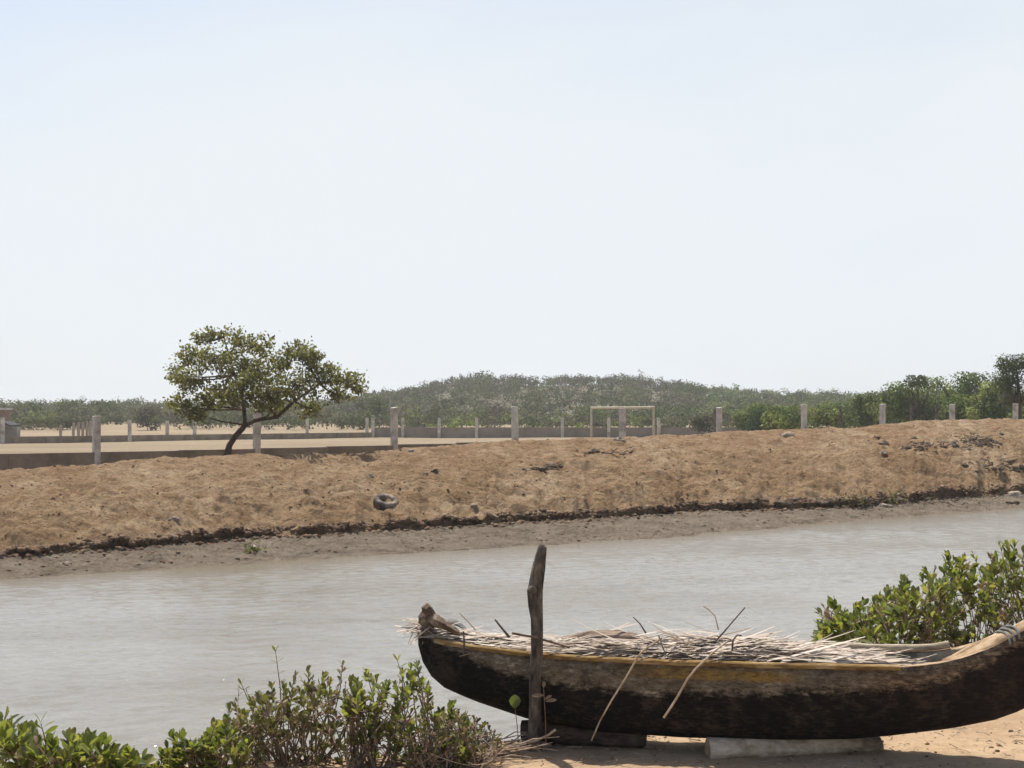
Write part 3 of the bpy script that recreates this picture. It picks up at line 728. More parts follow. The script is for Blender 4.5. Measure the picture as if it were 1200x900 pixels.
# ------------------------------------------------------------------ near shrubs
def shrub(name, label, cat, tops, d0, d1, ybase, nsh, leafL, mat, spread=.35, xr=None, rootn=5, dead=0.12, low=0.25, leafn=(7, 13), density_bias=1.0, group=None, sprigs=()):
    x0, x1 = xr or (tops[0][0], tops[-1][0])
    dm = (d0+d1)/2
    root = empty(name, at((x0+x1)/2, ybase, dm), label, cat, group)
    bs = MB(); bd = MB()
    P = []; A = []; L = []; W = []; DP = []; DA = []; DL = []; DW = []
    roots = [at(x0+(x1-x0)*(i+.5)/rootn+random.uniform(-12, 12), ybase+random.uniform(-4, 8), random.uniform(d0, d1)) for i in range(rootn)]
    sc_ = 1.0
    for s in range(nsh):
        px = random.uniform(x0, x1); d = random.uniform(d0, d1)
        top = interp(px, tops)+max(-6, random.gauss(5, 7))*sc_
        fr = random.random()**1.35                     # 0 at the outline
        if s < len(tops): px, top = tops[s]; fr = 0
        py = top+(ybase-top)*fr*(1-low)
        tip = at(px, py, d)
        r0 = min(roots, key=lambda q: (q-tip).length+random.uniform(0, .35))
        r0 = r0+Vector((random.uniform(-.05, .05), random.uniform(-.05, .05), 0))
        mid = r0.lerp(tip, .5)+Vector((random.uniform(-.06, .06), random.uniform(-.06, .06), -.08*(tip-r0).length*spread))
        q3 = mid.lerp(tip, .6)+Vector((random.uniform(-.02, .02), random.uniform(-.02, .02), -.015))
        isdead = random.random() < dead
        bs.tube([r0, r0.lerp(mid, .5)+Vector((0, 0, -.01)), mid, q3, tip], [.007, .006, .005, .0035, .002], 5, .15, mi=1 if isdead else 0)
        dirv = (tip-q3).normalized()
        Lf = leafL*random.uniform(.75, 1.2)
        nl = random.randint(*leafn)
        tgt = (DP, DA, DL, DW) if isdead else (P, A, L, W)
        if isdead: nl = nl//2
        for k in range(nl):
            t = (k/nl)**1.3 * 1.0
            base = tip.lerp(q3, t*.95)
            an = k*2.4+random.uniform(-.4, .4)
            ref = Vector((1, 0, 0)) if abs(dirv.x) < .8 else Vector((0, 1, 0))
            e1 = dirv.cross(ref).normalized(); e2 = dirv.cross(e1)
            sp = .35+.75*t+random.uniform(-.15, .25)
            ax = dirv*math.cos(sp)+(e1*math.cos(an)+e2*math.sin(an))*math.sin(sp)+Vector((0, 0, .25))
            l = Lf*(1 if k > 1 else .7)*random.uniform(.75, 1.1)
            tgt[0].append(base); tgt[1].append(ax); tgt[2].append(l); tgt[3].append(l*random.uniform(.42, .58))
        # side twigs
        for k in range(random.randint(1, 3)):
            bp = mid.lerp(q3, random.uniform(.2, 1.1)); e = bp+Vector((random.gauss(0, .09), random.gauss(0, .09), random.uniform(.02, .13)))
            if 600+F*e.x/e.y > x1+8 or 600+F*e.x/e.y < x0-8: continue
            if HZ-(e.z-CAMZ)*F/e.y < interp(600+F*e.x/e.y, tops): continue
            dead2 = random.random() < dead*1.6
            bs.tube([bp, bp.lerp(e, .5)+Vector((0, 0, -.008)), e], [.0035, .0028, .0018], 4, mi=1 if dead2 else 0)
            tg = (DP, DA, DL, DW) if dead2 else (P, A, L, W)
            dv = (e-bp).normalized()
            for j in range(random.randint(3, 7)):
                ax = dv+Vector((random.gauss(0, .6), random.gauss(0, .6), random.uniform(0, .8)))
                l = Lf*random.uniform(.6, 1.0)
                tg[0].append(e.lerp(bp, random.uniform(0, .35))); tg[1].append(ax); tg[2].append(l); tg[3].append(l*random.uniform(.42, .58))
    for (sx0, sy0, sx1, sy1) in sprigs:
        a_ = at(sx0, sy0, dm); e = at(sx1, sy1, dm); md_ = a_.lerp(e, .5)+Vector((.012, 0, 0))
        bs.tube([a_, md_, e], [.0045, .0038, .002], 5)
        for q_, an_ in ((1, .3), (1, -.5), (.86, .9), (.84, -.9), (.7, 1.0)):
            P.append(md_.lerp(e, q_*2-1)); A.append(Vector((math.sin(an_), random.gauss(0, .3), math.cos(an_)))); L.append(leafL*random.uniform(.8, 1.0)); W.append(leafL*.3)
    bs.build('stems', [M['stem'], M['drytwig']], root)
    ar = lambda l: np.array([tuple(q) for q in l])
    big_leaves('foliage', ar(P), ar(A), np.array(L), np.array(W), mat, root)
    if DP: big_leaves('dry_leaves', ar(DP), ar(DA), np.array(DL)*.8, np.array(DW)*.7, M['dryleaf'], root, .5, .3)
    return root
shrub('mangrove_shrub', 'low green mangrove shrub with broad leaves at the near left corner', 'shrub',
      [(-60, 830), (-25, 846), (2, 846), (12, 852), (26, 860), (38, 856), (60, 868), (80, 864), (92, 868), (105, 868), (116, 874), (132, 880), (150, 886), (168, 888)], 7.4, 8.0, 960, 85, .092, M['mang'], dead=.08, low=.1, sprigs=((54, 890, 48, 848), (2, 880, 6, 842)))
shrub('mangrove_shrub', 'small low green sprig patch between the corner shrub and the big one', 'shrub',
      [(176, 894), (190, 884), (202, 862), (212, 866), (226, 872), (238, 868), (252, 850), (265, 846), (278, 852), (290, 870)], 8.7, 9.1, 925, 60, .075, M['mang'], dead=.06)
shrub('mangrove_shrub', 'large olive-brown shrub left of the canoe with a tall thin sprig', 'shrub',
      [(258, 850), (268, 828), (280, 806), (290, 812), (302, 815), (318, 804), (332, 800), (346, 790), (362, 785), (380, 792), (402, 781), (412, 800), (425, 812)], 9.2, 9.9, 912, 125, .062, M['mangdull'], dead=.24, low=.05, sprigs=((330, 850, 323, 764), (392, 835, 401, 780), (300, 850, 283, 802)))
shrub('mangrove_shrub', 'bright green leafy shrub below the canoe stern', 'shrub',
      [(405, 802), (418, 798), (430, 790), (442, 794), (456, 802), (470, 792), (480, 780), (488, 778), (492, 786), (502, 802), (516, 834), (530, 826), (545, 838), (560, 846)], 9.2, 9.8, 906, 105, .066, M['mang'], dead=.2, low=.1, sprigs=((478, 830, 466, 775), (440, 840, 430, 790)))
shrub('dry_bush', 'low twiggy half-dry bush between the green shrub and the post', 'bush',
      [(478, 862), (500, 850), (520, 838), (538, 832), (556, 840), (572, 850), (586, 862), (592, 872)], 9.1, 9.7, 902, 95, .045, M['mangdull'], dead=.62, low=.05)
shrub('mangrove_shrub', 'big bright green mangrove shrub on the shore behind the canoe bow', 'shrub',
      [(958, 716), (966, 712), (976, 708), (990, 720), (1004, 712), (1012, 706), (1030, 700), (1048, 692), (1060, 678), (1080, 676), (1096, 668), (1110, 652), (1124, 660), (1140, 648), (1160, 652), (1180, 640), (1200, 646), (1230, 630), (1270, 640), (1320, 665), (1370, 700)], 12.2, 14.0, 785, 480, .10, M['mang'], dead=.13, low=.0, rootn=10, xr=(958, 1370))

# pale dry branches tangled on the shore under the shrubs
b = MB()
for i in range(120):
    px = random.uniform(470, 600); py = random.uniform(866, 893); d = random.uniform(9.2, 9.75)
    p = at(px, py, d); p.z = max(shore_z(p.x, p.y)+random.uniform(.0, .09), p.z if p.z < .12 else .06)
    L = random.uniform(.1, .4); an = random.gauss(.1, .5)
    q = p+Vector((math.cos(an)*L, math.sin(an)*L*.6, random.uniform(-.03, .08))); m = (p+q)/2+Vector((0, 0, random.uniform(-.02, .03)))
    b.tube([p, m, q], [random.uniform(.003, .006), .004, .002], 5)
tag(b.build('brushwood', M['drytwig']), 'tangle of dry brushwood lying on the sand left of the post', 'brushwood', kind='stuff')

# ------------------------------------------------------------------ leaning tree
td = 35.0
tree = empty('leaning_tree', at(266, 535, td), 'leaning forked tree with dark trunk and spreading olive crown on the far bank', 'tree')
tk = MB()
tp = pp([(265, 545, td), (266, 533, td), (269, 522, td), (276, 511, td), (284, 502, td), (287, 498, td)])
tk.tube(tp, [.115, .095, .08, .075, .075, .07], 10, .2)
tk.build('trunk', M['treebark'], tree)
LOBES = [  # px, py, rx, ry (pixels), depth offset m
 (262, 390, 24, 9, 0), (240, 398, 20, 9, .2), (278, 400, 14, 8, .1), (226, 417, 26, 15, .4), (300, 405, 28, 14, -.4), (262, 420, 38, 20, -.5), (225, 445, 30, 20, -.6), (212, 476, 22, 17, -.2), (205, 440, 13, 14, .6),
 (300, 438, 42, 28, .6), (330, 425, 24, 16, .2), (357, 415, 20, 12, -.2), (352, 412, 24, 13, .3), (370, 424, 16, 13, 0), (345, 452, 38, 24, -.6), (385, 438, 26, 18, .3), (405, 447, 24, 15, -.2), (418, 455, 13, 10, .2), (365, 478, 20, 16, .2),
 (320, 478, 34, 13, .8), (262, 465, 36, 18, .8), (285, 455, 40, 24, -1.0), (240, 470, 20, 14, .3), (310, 462, 34, 22, -.9), (395, 462, 20, 12, .5), (230, 485, 20, 10, -.4)]
br = MB()
fork = tp[-1]
A1 = pp([(287, 498, td), (286, 480, td), (284, 462, td), (275, 440, td), (268, 415, td), (262, 395, td)])
A2 = pp([(287, 499, td), (298, 493, td-.1), (308, 491, td-.1), (324, 489, td-.2), (345, 470, td), (375, 450, td), (400, 446, td)])
br.tube(A1, [.055, .05, .042, .033, .022, .01], 8, .15); br.tube(A2, [.055, .052, .05, .046, .036, .022, .01], 8, .15)
PL = []; SZ = []
for (px, py, rx, ry, dd) in LOBES:
    c = at(px, py, td+dd); mpp = td/F
    src = min(A1+A2+[fork], key=lambda q: (q-c).length+max(0, q.z-c.z)*1.5)
    br.tube([src, src.lerp(c, .5)+Vector((0, 0, -.05)), c], [.03, .022, .008], 5, .1)
    rx *= .88; ry *= .85; nclump = int(rx*ry/15)+5
    for k in range(nclump):
        v = rng.normal(0, 1, 3); v /= np.linalg.norm(v); v *= rng.random()**.45
        cc = Vector((c.x+v[0]*rx*mpp, c.y+v[1]*(rx+ry)*.6*mpp, c.z+v[2]*ry*mpp))
        if k % 3 == 0: br.tube([c, c.lerp(cc, .6)+Vector((0, 0, -.02)), cc], [.010, .008, .004], 4)
        nlv = rng.integers(14, 30); cr = rng.uniform(.06, .13)
        off_ = rng.normal(0, 1, (nlv, 3))*np.array([cr, cr, cr*.7])
        PL.append(np.array(cc)[None]+off_); SZ.append(rng.uniform(.06, .125, nlv))
br.build('branches', M['treebark'], tree)
small_leaves('crown', np.concatenate(PL), np.concatenate(SZ), M['treeleaf'], tree, upb=.5)

# ------------------------------------------------------------------ fences, goal, shed, far details
D0 = 35.0
def npost(n): d = D0*(1+.0755*n); return ((-487+164.2*n)/F*D0, d)
fence = empty('unfinished_fence', (npost(0)[0], npost(0)[1], .3), 'low cement footing wall with tall square concrete posts behind the dirt bank', 'fence')
ptop = [(-3, 492), (0, 487), (1, 481), (2, 477), (3, 476), (4, 478), (5, 477), (6, 474), (7, 473), (8, 474), (9, 473), (12, 472)]
wtop = [(-6, 540), (-1, 533.5), (0, 530), (3, 517), (4, 513), (6, 508), (9, 503), (12, 501)]
b = MB(); th = math.atan2(.0755*D0, 164.2/F*D0)
for i in range(-5, 11):
    x0, y0 = npost(i); x1, y1 = npost(i+1)
    for k in range(2):
        xa, ya = x0+(x1-x0)*k/2, y0+(y1-y0)*k/2; xb, yb = x0+(x1-x0)*(k+1)/2, y0+(y1-y0)*(k+1)/2
        zt = CAMZ-(interp(i+k/2+.25, wtop)-HZ)/F*((ya+yb)/2)
        if i >= 3: zt = min(zt, 1.6)
        L = math.hypot(xb-xa, yb-ya)
        b.box(((xa+xb)/2, (ya+yb)/2, (zt+0.1)/2), (L-.004, .16, zt-.1), math.atan2(yb-ya, xb-xa))
b.build('footing_wall', M['wall'], fence, smooth=False)
for i in range(-3, 11):
    x, y = npost(i); zt = CAMZ-(interp(i, ptop)-HZ)/F*y+random.uniform(-.02, .02)
    b = MB(); b.box((x, y, (zt+.1)/2), (.168, .178, zt-.1), th); 
    o = b.build('post', M['concrete'], fence, smooth=False)
    o.rotation_euler = (0, 0, 0); md = o.modifiers.new('bevel', 'BEVEL'); md.width = .012
    for vv in o.data.vertices[4:]: pass
    lx_, ly_ = random.gauss(0, .025), random.gauss(0, .02)
    for vv in o.data.vertices:
        if vv.co.z > .5: vv.co.x += lx_; vv.co.y += ly_; vv.co.z += random.uniform(-.02, .02)
# far fence: two runs meeting at a corner
fd = 124.0
ff = empty('far_fence', at(436, 513, fd), 'distant low cement wall with short square posts along the far side of the field', 'fence')
b = MB()
A = at(-900, 527, 82); B_ = at(0, 520, 99); C = at(436, 513, fd)
for p, q in ((A, B_), (B_, C)):
    L = math.hypot(q.x-p.x, q.y-p.y); b.box(((p.x+q.x)/2, (p.y+q.y)/2, .42), (L, .2, .76), math.atan2(q.y-p.y, q.x-p.x))
b.build('footing_wall', M['wall'], ff, smooth=False)
b = MB(); p = at(437, 513, fd+.3); q = at(1500, 513, fd+.3)
b.box(((p.x+q.x)/2, fd+.3, .65), (q.x-p.x, .2, 1.2)); b.build('footing_wall', M['wall2'], ff, smooth=False)
for px in (430, 437, 472, 514.5, 558.5, 659, 713.5, 772, 828, 884):
    p = at(px, 513, fd); zt = CAMZ-(489.5-HZ)/F*fd
    b = MB(); b.box((p.x, fd, (zt+.1)/2), (.26, .26, zt-.1)); b.build('post', M['concrete'], ff, smooth=False)
for px, d_, yt in ((-120, 96, 487), (3, 99, 489), (152, 106, 492), (196, 109.5, 493), (228, 111, 492), (360, 119, 491)):
    p = at(px, 500, d_); zt = CAMZ-(yt-HZ)/F*d_
    b = MB(); b.box((p.x, d_, (zt+.1)/2), (.24, .24, zt-.1)); b.build('post', M['concrete'], ff, smooth=False)
# football goal
gd = 118.0
goal = empty('football_goal', at(731, 513, gd), 'white bare football goal frame at the far end of the field', 'goal')
for px in (693, 766):
    b = MB(); p = at(px, 478, gd); b.tube([(p.x, gd, .25), (p.x, gd, p.z)], .09, 10); b.build('goalpost', M['goal'], goal)
b = MB(); p = at(691.8, 478, gd); q = at(767.2, 477.5, gd); b.tube([p, q], .10, 10); b.build('crossbar', M['goal'], goal)
# wooden stakes beyond the bank on the right
for (px, yt, d_, lab) in ((838, 480, 70, 'thin brown wooden stake left of the fifth concrete post'), (985, 476, 66, 'thin brown stake between two concrete posts in front of green shrubs'), (1068, 476, 70, 'dark thin stake right of the tall concrete post, before the mangroves'), (1098, 474, 66, 'pale thin stake before the mangroves nearest the right-hand tree')):
    p = at(px, yt, d_); b = MB(); b.tube([(p.x, d_, .3), (p.x+.02, d_, 1.6), p], [.09, .08, .075], 7, .2)
    tag(b.build('wooden_stake', M['bark']), lab, 'stake', 'wooden stakes beyond the bank')
# shed at the left edge
sh = empty('brick_shed', at(-30, 512, 112), 'small brick shed with pale flat roof at the far left edge', 'shed')
b = MB(); p = at(-50, 500, 112); W = 92*112/F
b.box((p.x, 113.5, 1.55), (W, 3.0, 2.5)); b.build('wall', M['brick'], sh, smooth=False)
b = MB(); b.box((p.x+.05, 113.3, 2.88), (W+.2, 3.9, .16)); b.build('roof', M['roof'], sh, smooth=False)
b = MB(); q = at(-11, 500, 112); b.box((q.x, 111.93, 1.1), (1.0, .12, 1.6)); b.build('door', M['darkroof'], sh, smooth=False)
b = MB(); q = at(-24, 500, 111); b.box((q.x, 111.2, 1.15), (.2, .2, 1.7)); b.build('pillar', M['shedgrey'], sh, smooth=False)
b = MB(); q = at(6, 500, 112); V = [(q.x-.45, 111.6, 1.85), (q.x+.55, 111.6, 1.45), (q.x+.55, 114, 1.45), (q.x-.45, 114, 1.85)]
b.add(V+[(x, y, z+.12) for x, y, z in V], [(3, 2, 1, 0), (4, 5, 6, 7), (0, 1, 5, 4), (1, 2, 6, 5), (2, 3, 7, 6), (3, 0, 4, 7)]); b.build('canopy', M['darkroof'], sh, smooth=False)
b = MB(); b.box((q.x+.1, 113.4, .8), (1.0, .8, 1.2)); b.build('side_wall', M['shedgrey'], sh, smooth=False)
# pale stakes by the far wall
for k, (px, hh) in enumerate(((71, .7), (86, .85), (92, .95), (97, .9), (102, 1.0), (106, 1.05))):
    p = at(px, 508, 130); b = MB(); b.tube([(p.x, 130, .2), (p.x, 130, .5+hh*.5), (p.x+.04, 130, .75+hh)], [.13, .15, .11], 7, .2)
    tag(b.build('pale_stake', M['stone']), 'short pale stake in the row behind the far wall, left of the nearest concrete post', 'stake', 'pale stakes behind the far wall')

# tyre on the bank
tp_ = bank_hit(452, 590)
b = MB(); V = []; Fc = []; n, m = 28, 10
for i in range(n):
    a_ = 2*math.pi*i/n
    for k in range(m):
        c_ = 2*math.pi*k/m; rr = .205+.07*math.copysign(abs(math.cos(c_))**.7, math.cos(c_)); zz = .10*math.copysign(abs(math.sin(c_))**.6, math.sin(c_))
        V.append((rr*math.cos(a_), rr*math.sin(a_), zz))
for i in range(n):
    for k in range(m): Fc.append((i*m+k, ((i+1) % n)*m+k, ((i+1) % n)*m+(k+1) % m, i*m+(k+1) % m))
b.add(V, Fc); o = b.build('old_tyre', M['tyre']); o.location = tp_+Vector((0, .1, .05)); o.rotation_euler = (R(22), R(12), 0)
tag(o, 'dusty old tyre half sunk in the slope of the far bank', 'tyre')
# stones and heaps on the bank
for px, py, r, mt, nm, lab, ct in (
  (497, 555, .06, 'ash', 'clod', 'dark lump of earth high on the bank above and right of the tyre', 'clod'),
  (510, 551, .08, 'ash', 'clod', 'larger dark lump of earth just right of another on the bank', 'clod'),
  (433, 557, .08, 'stone', 'stone', 'pale stone on the bank directly above the tyre', 'stone'),
  (483, 529, .08, 'stone', 'stone', 'pale stone near the crest by the second right post', 'stone'),
  (725, 515, .13, 'stone', 'stone', 'small white stone on the crest below the goal', 'stone'),
  (922, 511, .17, 'stone', 'stone', 'long pale stone on the crest below the green shrubs', 'stone'),
  (1035, 530, .09, 'stone', 'stone', 'tan stone at the right of the upper bank beside dark clods', 'stone'),
  (1036, 594, .14, 'stone', 'stone', 'pinkish stone low by the mud shelf at right', 'stone'),
  (1189, 581, .20, 'stone', 'stone', 'pale rock at the mud shelf by the right edge', 'stone'),
  (555, 591, .06, 'stone', 'stone', 'small white pebble on the middle of the slope', 'stone'),
  (203, 608, .07, 'stone', 'stone', 'small pale pebble low on the left part of the slope', 'stone'),
  (78, 661, .08, 'stone', 'stone', 'pinkish pebble on the mud shelf near the left edge', 'stone')):
    p = bank_hit(px, py); b = MB(); b.lump((p.x, p.y, p.z), r*.8, px, 1.1, 10, 8, (1.5, 1, .7)); tag(b.build(nm, M[mt]), lab, ct, 'stones and clods on the far bank')
def heap(px, py, wpx, hpx, n, lab):
    b = MB(); c0 = bank_hit(px, py)
    for i in range(n):
        p = bank_hit(px+random.gauss(0, wpx), py+random.gauss(0, hpx)); 
        if random.random() < .45: b.lump((p.x, p.y, p.z-.01), random.choice((.03, .05, .06, .09, .13)), i, 1.1, 8, 6, (1.5, 1, .6))
        else:
            an = random.uniform(0, 6.3); L = random.uniform(.1, .38)
            b.tube([p, p+Vector((math.cos(an)*L*.5, math.sin(an)*L*.5, random.uniform(.0, .08))), p+Vector((math.cos(an)*L, math.sin(an)*L, random.uniform(-.02, .12)))], [.018, .014, .006], 4)
    return tag(b.build('debris_heap', M['ash']), lab, 'debris', kind='stuff')
heap(1145, 517, 15, 4, 150, 'grey burnt brush and clods heaped near the crest at far right')
heap(1085, 522, 22, 3, 70, 'scattered grey debris left of the burnt heap on the bank')
heap(1165, 545, 18, 4, 60, 'dark roots and clods on the slope at far right')
heap(1010, 588, 60, 3, 160, 'dark roots along the undercut below the right part of the bank')
heap(712, 530, 20, 2, 22, 'grey rubble scattered on the bank below the goal')
heap(640, 548, 12, 2, 22, 'dark soil clods on the middle of the bank')
# small weeds at the undercut
def weed(px, py, w, h, n, lab):
    p = bank_hit(px, py); r = empty('small_weed', p, lab, 'weed', 'weeds at the foot of the far bank')
    mpp = p.y/F
    P = np.array(p)[None]+np.stack([rng.normal(0, w*mpp*.4, n), rng.normal(0, .12, n), np.abs(rng.normal(0, h*mpp*.5, n))], 1)
    small_leaves('foliage', P, rng.uniform(.05, .10, n), M['mangdull'], r)
    b = MB()
    for i in range(6): b.tube([p, p+Vector((random.gauss(0, w*mpp*.3), 0, h*mpp*random.uniform(.6, 1)))], [.008, .004], 4)
    b.build('stems', M['stem'], r)
weed(1000, 590, 22, 14, 160, 'green weed at the undercut edge, left of its neighbour on the right bank')
weed(1044, 590, 22, 14, 150, 'dull weed at the undercut beside a pinkish stone')
weed(297, 644, 14, 10, 80, 'tiny weed on the mud shelf below the leaning tree')

# ------------------------------------------------------------------ distant scrub, hill
SKY = [(-800, 466), (-300, 470), (0, 471), (60, 470), (100, 469), (190, 471), (300, 472), (380, 468), (430, 460), (480, 453), (520, 446), (555, 441), (600, 441), (650, 442), (700, 440), (750, 442), (800, 449), (850, 455), (900, 457), (950, 459), (1000, 460), (1100, 460), (1200, 462), (1600, 466), (2200, 470)]
# hill terrain: ridge at 340 m
hu = np.arange(-900, 2300, 20); hd = np.concatenate([np.linspace(175, 340, 24), np.linspace(360, 700, 10)])
V = []
def hill_z(u, d):
    zr = CAMZ-(interp(u, SKY)+11-HZ)/F*340
    if d <= 340: t = (d-175)/165; return 0.9+(zr-0.9)*smooth1(max(0, t))+.25*fbm(u*.02, d*.03, 0, 3)*min(1, t*4)
    return zr-(d-340)/360*(zr+1)
for u in hu:
    for d in hd: V.append(((u-600)/F*d, d, hill_z(u, d)))
n = len(hd); b = MB(); b.add(V, [(i*n+j, (i+1)*n+j, (i+1)*n+j+1, i*n+j+1) for i in range(len(hu)-1) for j in range(n-1)])
M['hill'] = mottled('scrub_floor', (.07, .065, .036), (.105, .092, .055), .08, (.06, .062, .03))
tag(b.build('hill', M['hill']), kind='structure')

GREEN = [(.085, .105, .035), (.062, .08, .028), (.115, .13, .043), (.075, .08, .033)]
GREY = [(.092, .082, .05), (.105, .092, .057), (.08, .072, .043), (.08, .086, .04), (.095, .09, .05)]
BRIGHT = [(.14, .175, .042), (.10, .135, .036), (.185, .21, .056), (.08, .105, .032)]
class Scrub:
    def __init__(s): s.P = []; s.S = []; s.T = []; s.O = []
    def bush(s, c, w, h, n, size, col, flat=1.0, sparse=False):
        k = 6; lob = [(rng.normal(0, .28, 3)*np.array([w, w, h*.6])+np.array([0, 0, h*.55])) for _ in range(k)]
        q = rng.integers(0, k, n); v = norm(rng.normal(0, 1, (n, 3)))*(rng.random((n, 1))**.4)
        p = np.array(lob)[q]+v*np.array([w*.30, w*.30, h*.32])
        p[:, 2] = np.maximum(p[:, 2], .05)
        s.O.append(v*1.3); s.P.append(np.array(c)[None]+p); s.S.append(rng.uniform(.6, 1.2, n)*size)
        t = np.array(col)*rng.uniform(.85, 1.15); s.T.append(np.tile(t, (n, 1))*(rng.uniform(.8, 1.2, (n, 1))))
    def build(s, name, parent=None):
        return small_leaves(name, np.concatenate(s.P), np.concatenate(s.S), M['scrub'], parent, np.concatenate(s.T), upb=.35, asp=.8, out=np.concatenate(s.O))
sc = Scrub()
for i in range(2300):
    u = random.uniform(-150, 1350); t = random.random()
    d = 178+165*t
    x = (u-600)/F*d; z = hill_z(u, d)
    zone_ = fbm(x*.018, d*.018, 2, 3)+.25*mn.noise(Vector((x*.2, d*.2, 0)))
    hillness = max(0, 1-abs(u-650)/260)*min(1, t*2)
    gr = random.random() < (.35+.5*zone_+.45*hillness)
    if u > 820: gr = random.random() < .12
    col = random.choice(GREY) if gr else random.choice(GREEN if u < 820 else BRIGHT[:2]+GREEN)
    w = random.uniform(2.0, 4.2); h = random.uniform(1.5, 3.0)
    sc.bush((x, d, z), w, h, 105 if d > 260 else 105, .42 if d > 260 else .38, col)
tag(sc.build('hill_scrub'), 'dense grey-green dry scrub covering the low hill behind the field', 'scrub', kind='stuff')
random.seed(23); rng = np.random.default_rng(23)
# closer scrub line behind the far wall
sc = Scrub()
for i in range(420):
    u = random.uniform(-120, 900) if i < 330 else random.uniform(-120, 115); d = random.uniform(150, 178); x = (u-600)/F*d; z = field_z(d)
    if 110 < u < 205 and d < 172: continue
    gr = random.random() < (.6 if u < 300 else .4 if u < 480 else .35)
    col = random.choice(GREY) if gr else random.choice(GREEN+BRIGHT[:1])
    sc.bush((x, d, z-.1), random.uniform(1.6, 3.4), random.uniform(.9, 2.0)*(1.25 if u < 430 else .9), 90, .32, col)
tag(sc.build('field_edge_scrub'), 'lower tangle of grey and green bushes just beyond the far wall', 'scrub', kind='stuff')

def ftree(name, px, ytop, ybase, wpx, d, cols, n, size, lab, cat='tree', group=None, trunk=True, lobes=None, z0=None):
    base = at(px, ybase, d); r = empty(name, base, lab, cat, group)
    h = (ybase-ytop)*d/F; w = wpx*d/F; b = MB()
    c0 = .22 if trunk else .0
    b.tube([base-Vector((0, 0, .3)), base+Vector((.05*w, 0, h*.3)), base+Vector((0, 0, h*.75))], [(.03*h+.04)*(1 if trunk else .4), (.025*h+.03)*(1 if trunk else .4), .012*h*(1 if trunk else .4)], 7, .2)
    tips = []
    for k in range(7):
        an = k*.9; e = base+Vector((math.cos(an)*w*.36, math.sin(an)*w*.36, h*random.uniform(.45, .9)))
        b.tube([base+Vector((0, 0, h*.25)), base.lerp(e, .6)+Vector((0, 0, h*.08)), e], [.02*h, .012*h, .005*h], 5); tips.append(e)
    b.build('trunk', M['treebark'], r)
    P = []; T = []; O = []
    L = lobes or [(random.uniform(-.34, .34), random.uniform(.35 if trunk else .2, .86), random.uniform(.14, .26)) for _ in range(11)]+[(0, .84, .2), (0, .55, .3)]
    for (lx, lz, lr) in L:
        m = int(n*lr/2.6)+5; v = norm(rng.normal(0, 1, (m, 3)))*(rng.random((m, 1))**.42)
        cl = rng.normal(0, .035, (m, 3))*w
        p = np.array(base)[None]+np.array([lx*w, random.uniform(-.25, .25)*w, lz*h])+v*np.array([lr*w, lr*w, min(lr*w, lr*h*1.1)])+cl
        P.append(p); O.append(v*1.2); T.append(np.tile(np.array(random.choice(cols))*rng.uniform(.85, 1.15), (m, 1)))
    P = np.concatenate(P); tp_z = base.z+h*(1.0-.16*rng.random(len(P))**.6); P[:, 2] = np.maximum(np.where(P[:, 2] > base.z+h, tp_z, P[:, 2]), base.z+.03)
    small_leaves('crown', P, rng.uniform(.6, 1.2, len(P))*size, M['scrub'], r, np.concatenate(T), upb=.35, asp=.75, out=np.concatenate(O))
    return r
DARK = [(.075, .09, .035), (.09, .105, .04), (.06, .075, .03), (.12, .115, .06)]
ftree('mangrove_tree', 1192, 414, 500, 62, 75, DARK, 5200, .13, 'tall dark olive tree cut by the right edge behind the bank')
GT = 'mangrove trees beyond the right end of the bank'
for (px, yt, w, d, lab) in (
  (1052, 452, 60, 96, 'rounded green mangrove tree just left of the umbrella-shaped crown'),
  (1130, 441, 74, 100, 'broad bright green mangrove next to the tall right-hand tree'),
  (1095, 446, 52, 108, 'green mangrove tree in the gap right of the umbrella-shaped crown'),
  (1155, 452, 50, 92, 'low green mangrove at the foot of the tall right-hand tree')):
    ftree('mangrove_tree', px, yt-5, 505, w*1.2, d, BRIGHT, 4200, .2, lab, group=GT, trunk=False)
ftree('umbrella_tree', 1075, 440, 505, 44, 94, DARK, 1400, .2, 'dark flat-topped tree rising above the mangroves at right', lobes=[(0, .93, .3), (-.2, .9, .22), (.22, .88, .2), (0, .6, .2), (.1, .4, .25), (-.1, .3, .3)])
for k in range(34):
    px = random.uniform(880, 1240); d = random.uniform(84, 128)
    ftree('mangrove_shrub', px, random.uniform(458, 482)-(6 if px > 1010 else 0)+(14 if px < 940 else 0), 507, random.uniform(44, 76), d, BRIGHT+GREEN[:1], 1900, .2, 'rounded green mangrove shrub in the thicket behind the right-hand fence posts', 'shrub', 'mangrove shrubs behind the right-hand fence posts', trunk=False)
ftree('dark_shrub', 893, 479, 506, 42, 112, [(.045, .075, .025), (.06, .09, .03)], 1600, .2, 'dark green rounded shrub left of the seventh concrete post', 'shrub', trunk=False)
ftree('green_shrub', 872, 484, 506, 30, 114, BRIGHT[:1]+[(.11, .13, .04)], 900, .2, 'yellowish green shrub touching the left of the dark rounded shrub', 'shrub', trunk=False)
ftree('bare_bush', 829, 484, 507, 44, 116, GREY, 1100, .2, 'greyish leafless bush near the right end of the far wall', 'bush', trunk=False)
ftree('round_tree', 563, 433, 470, 34, 330, [(.075, .08, .05)], 420, .6, 'round-topped tree standing highest on the left of the hill ridge')
ftree('bare_tree', 749, 431, 462, 22, 335, GREY, 130, .4, 'thin bare grey tree poking above the right of the hill ridge')
ftree('round_tree', 793, 445, 475, 26, 320, [(.07, .08, .045)], 300, .6, 'small round tree on the hill shoulder right of the bare tree')
ftree('bare_bush', 172, 476, 508, 34, 150, GREY[:3], 1300, .25, 'grey leafless bush left of the leaning tree crown', 'bush', trunk=False)
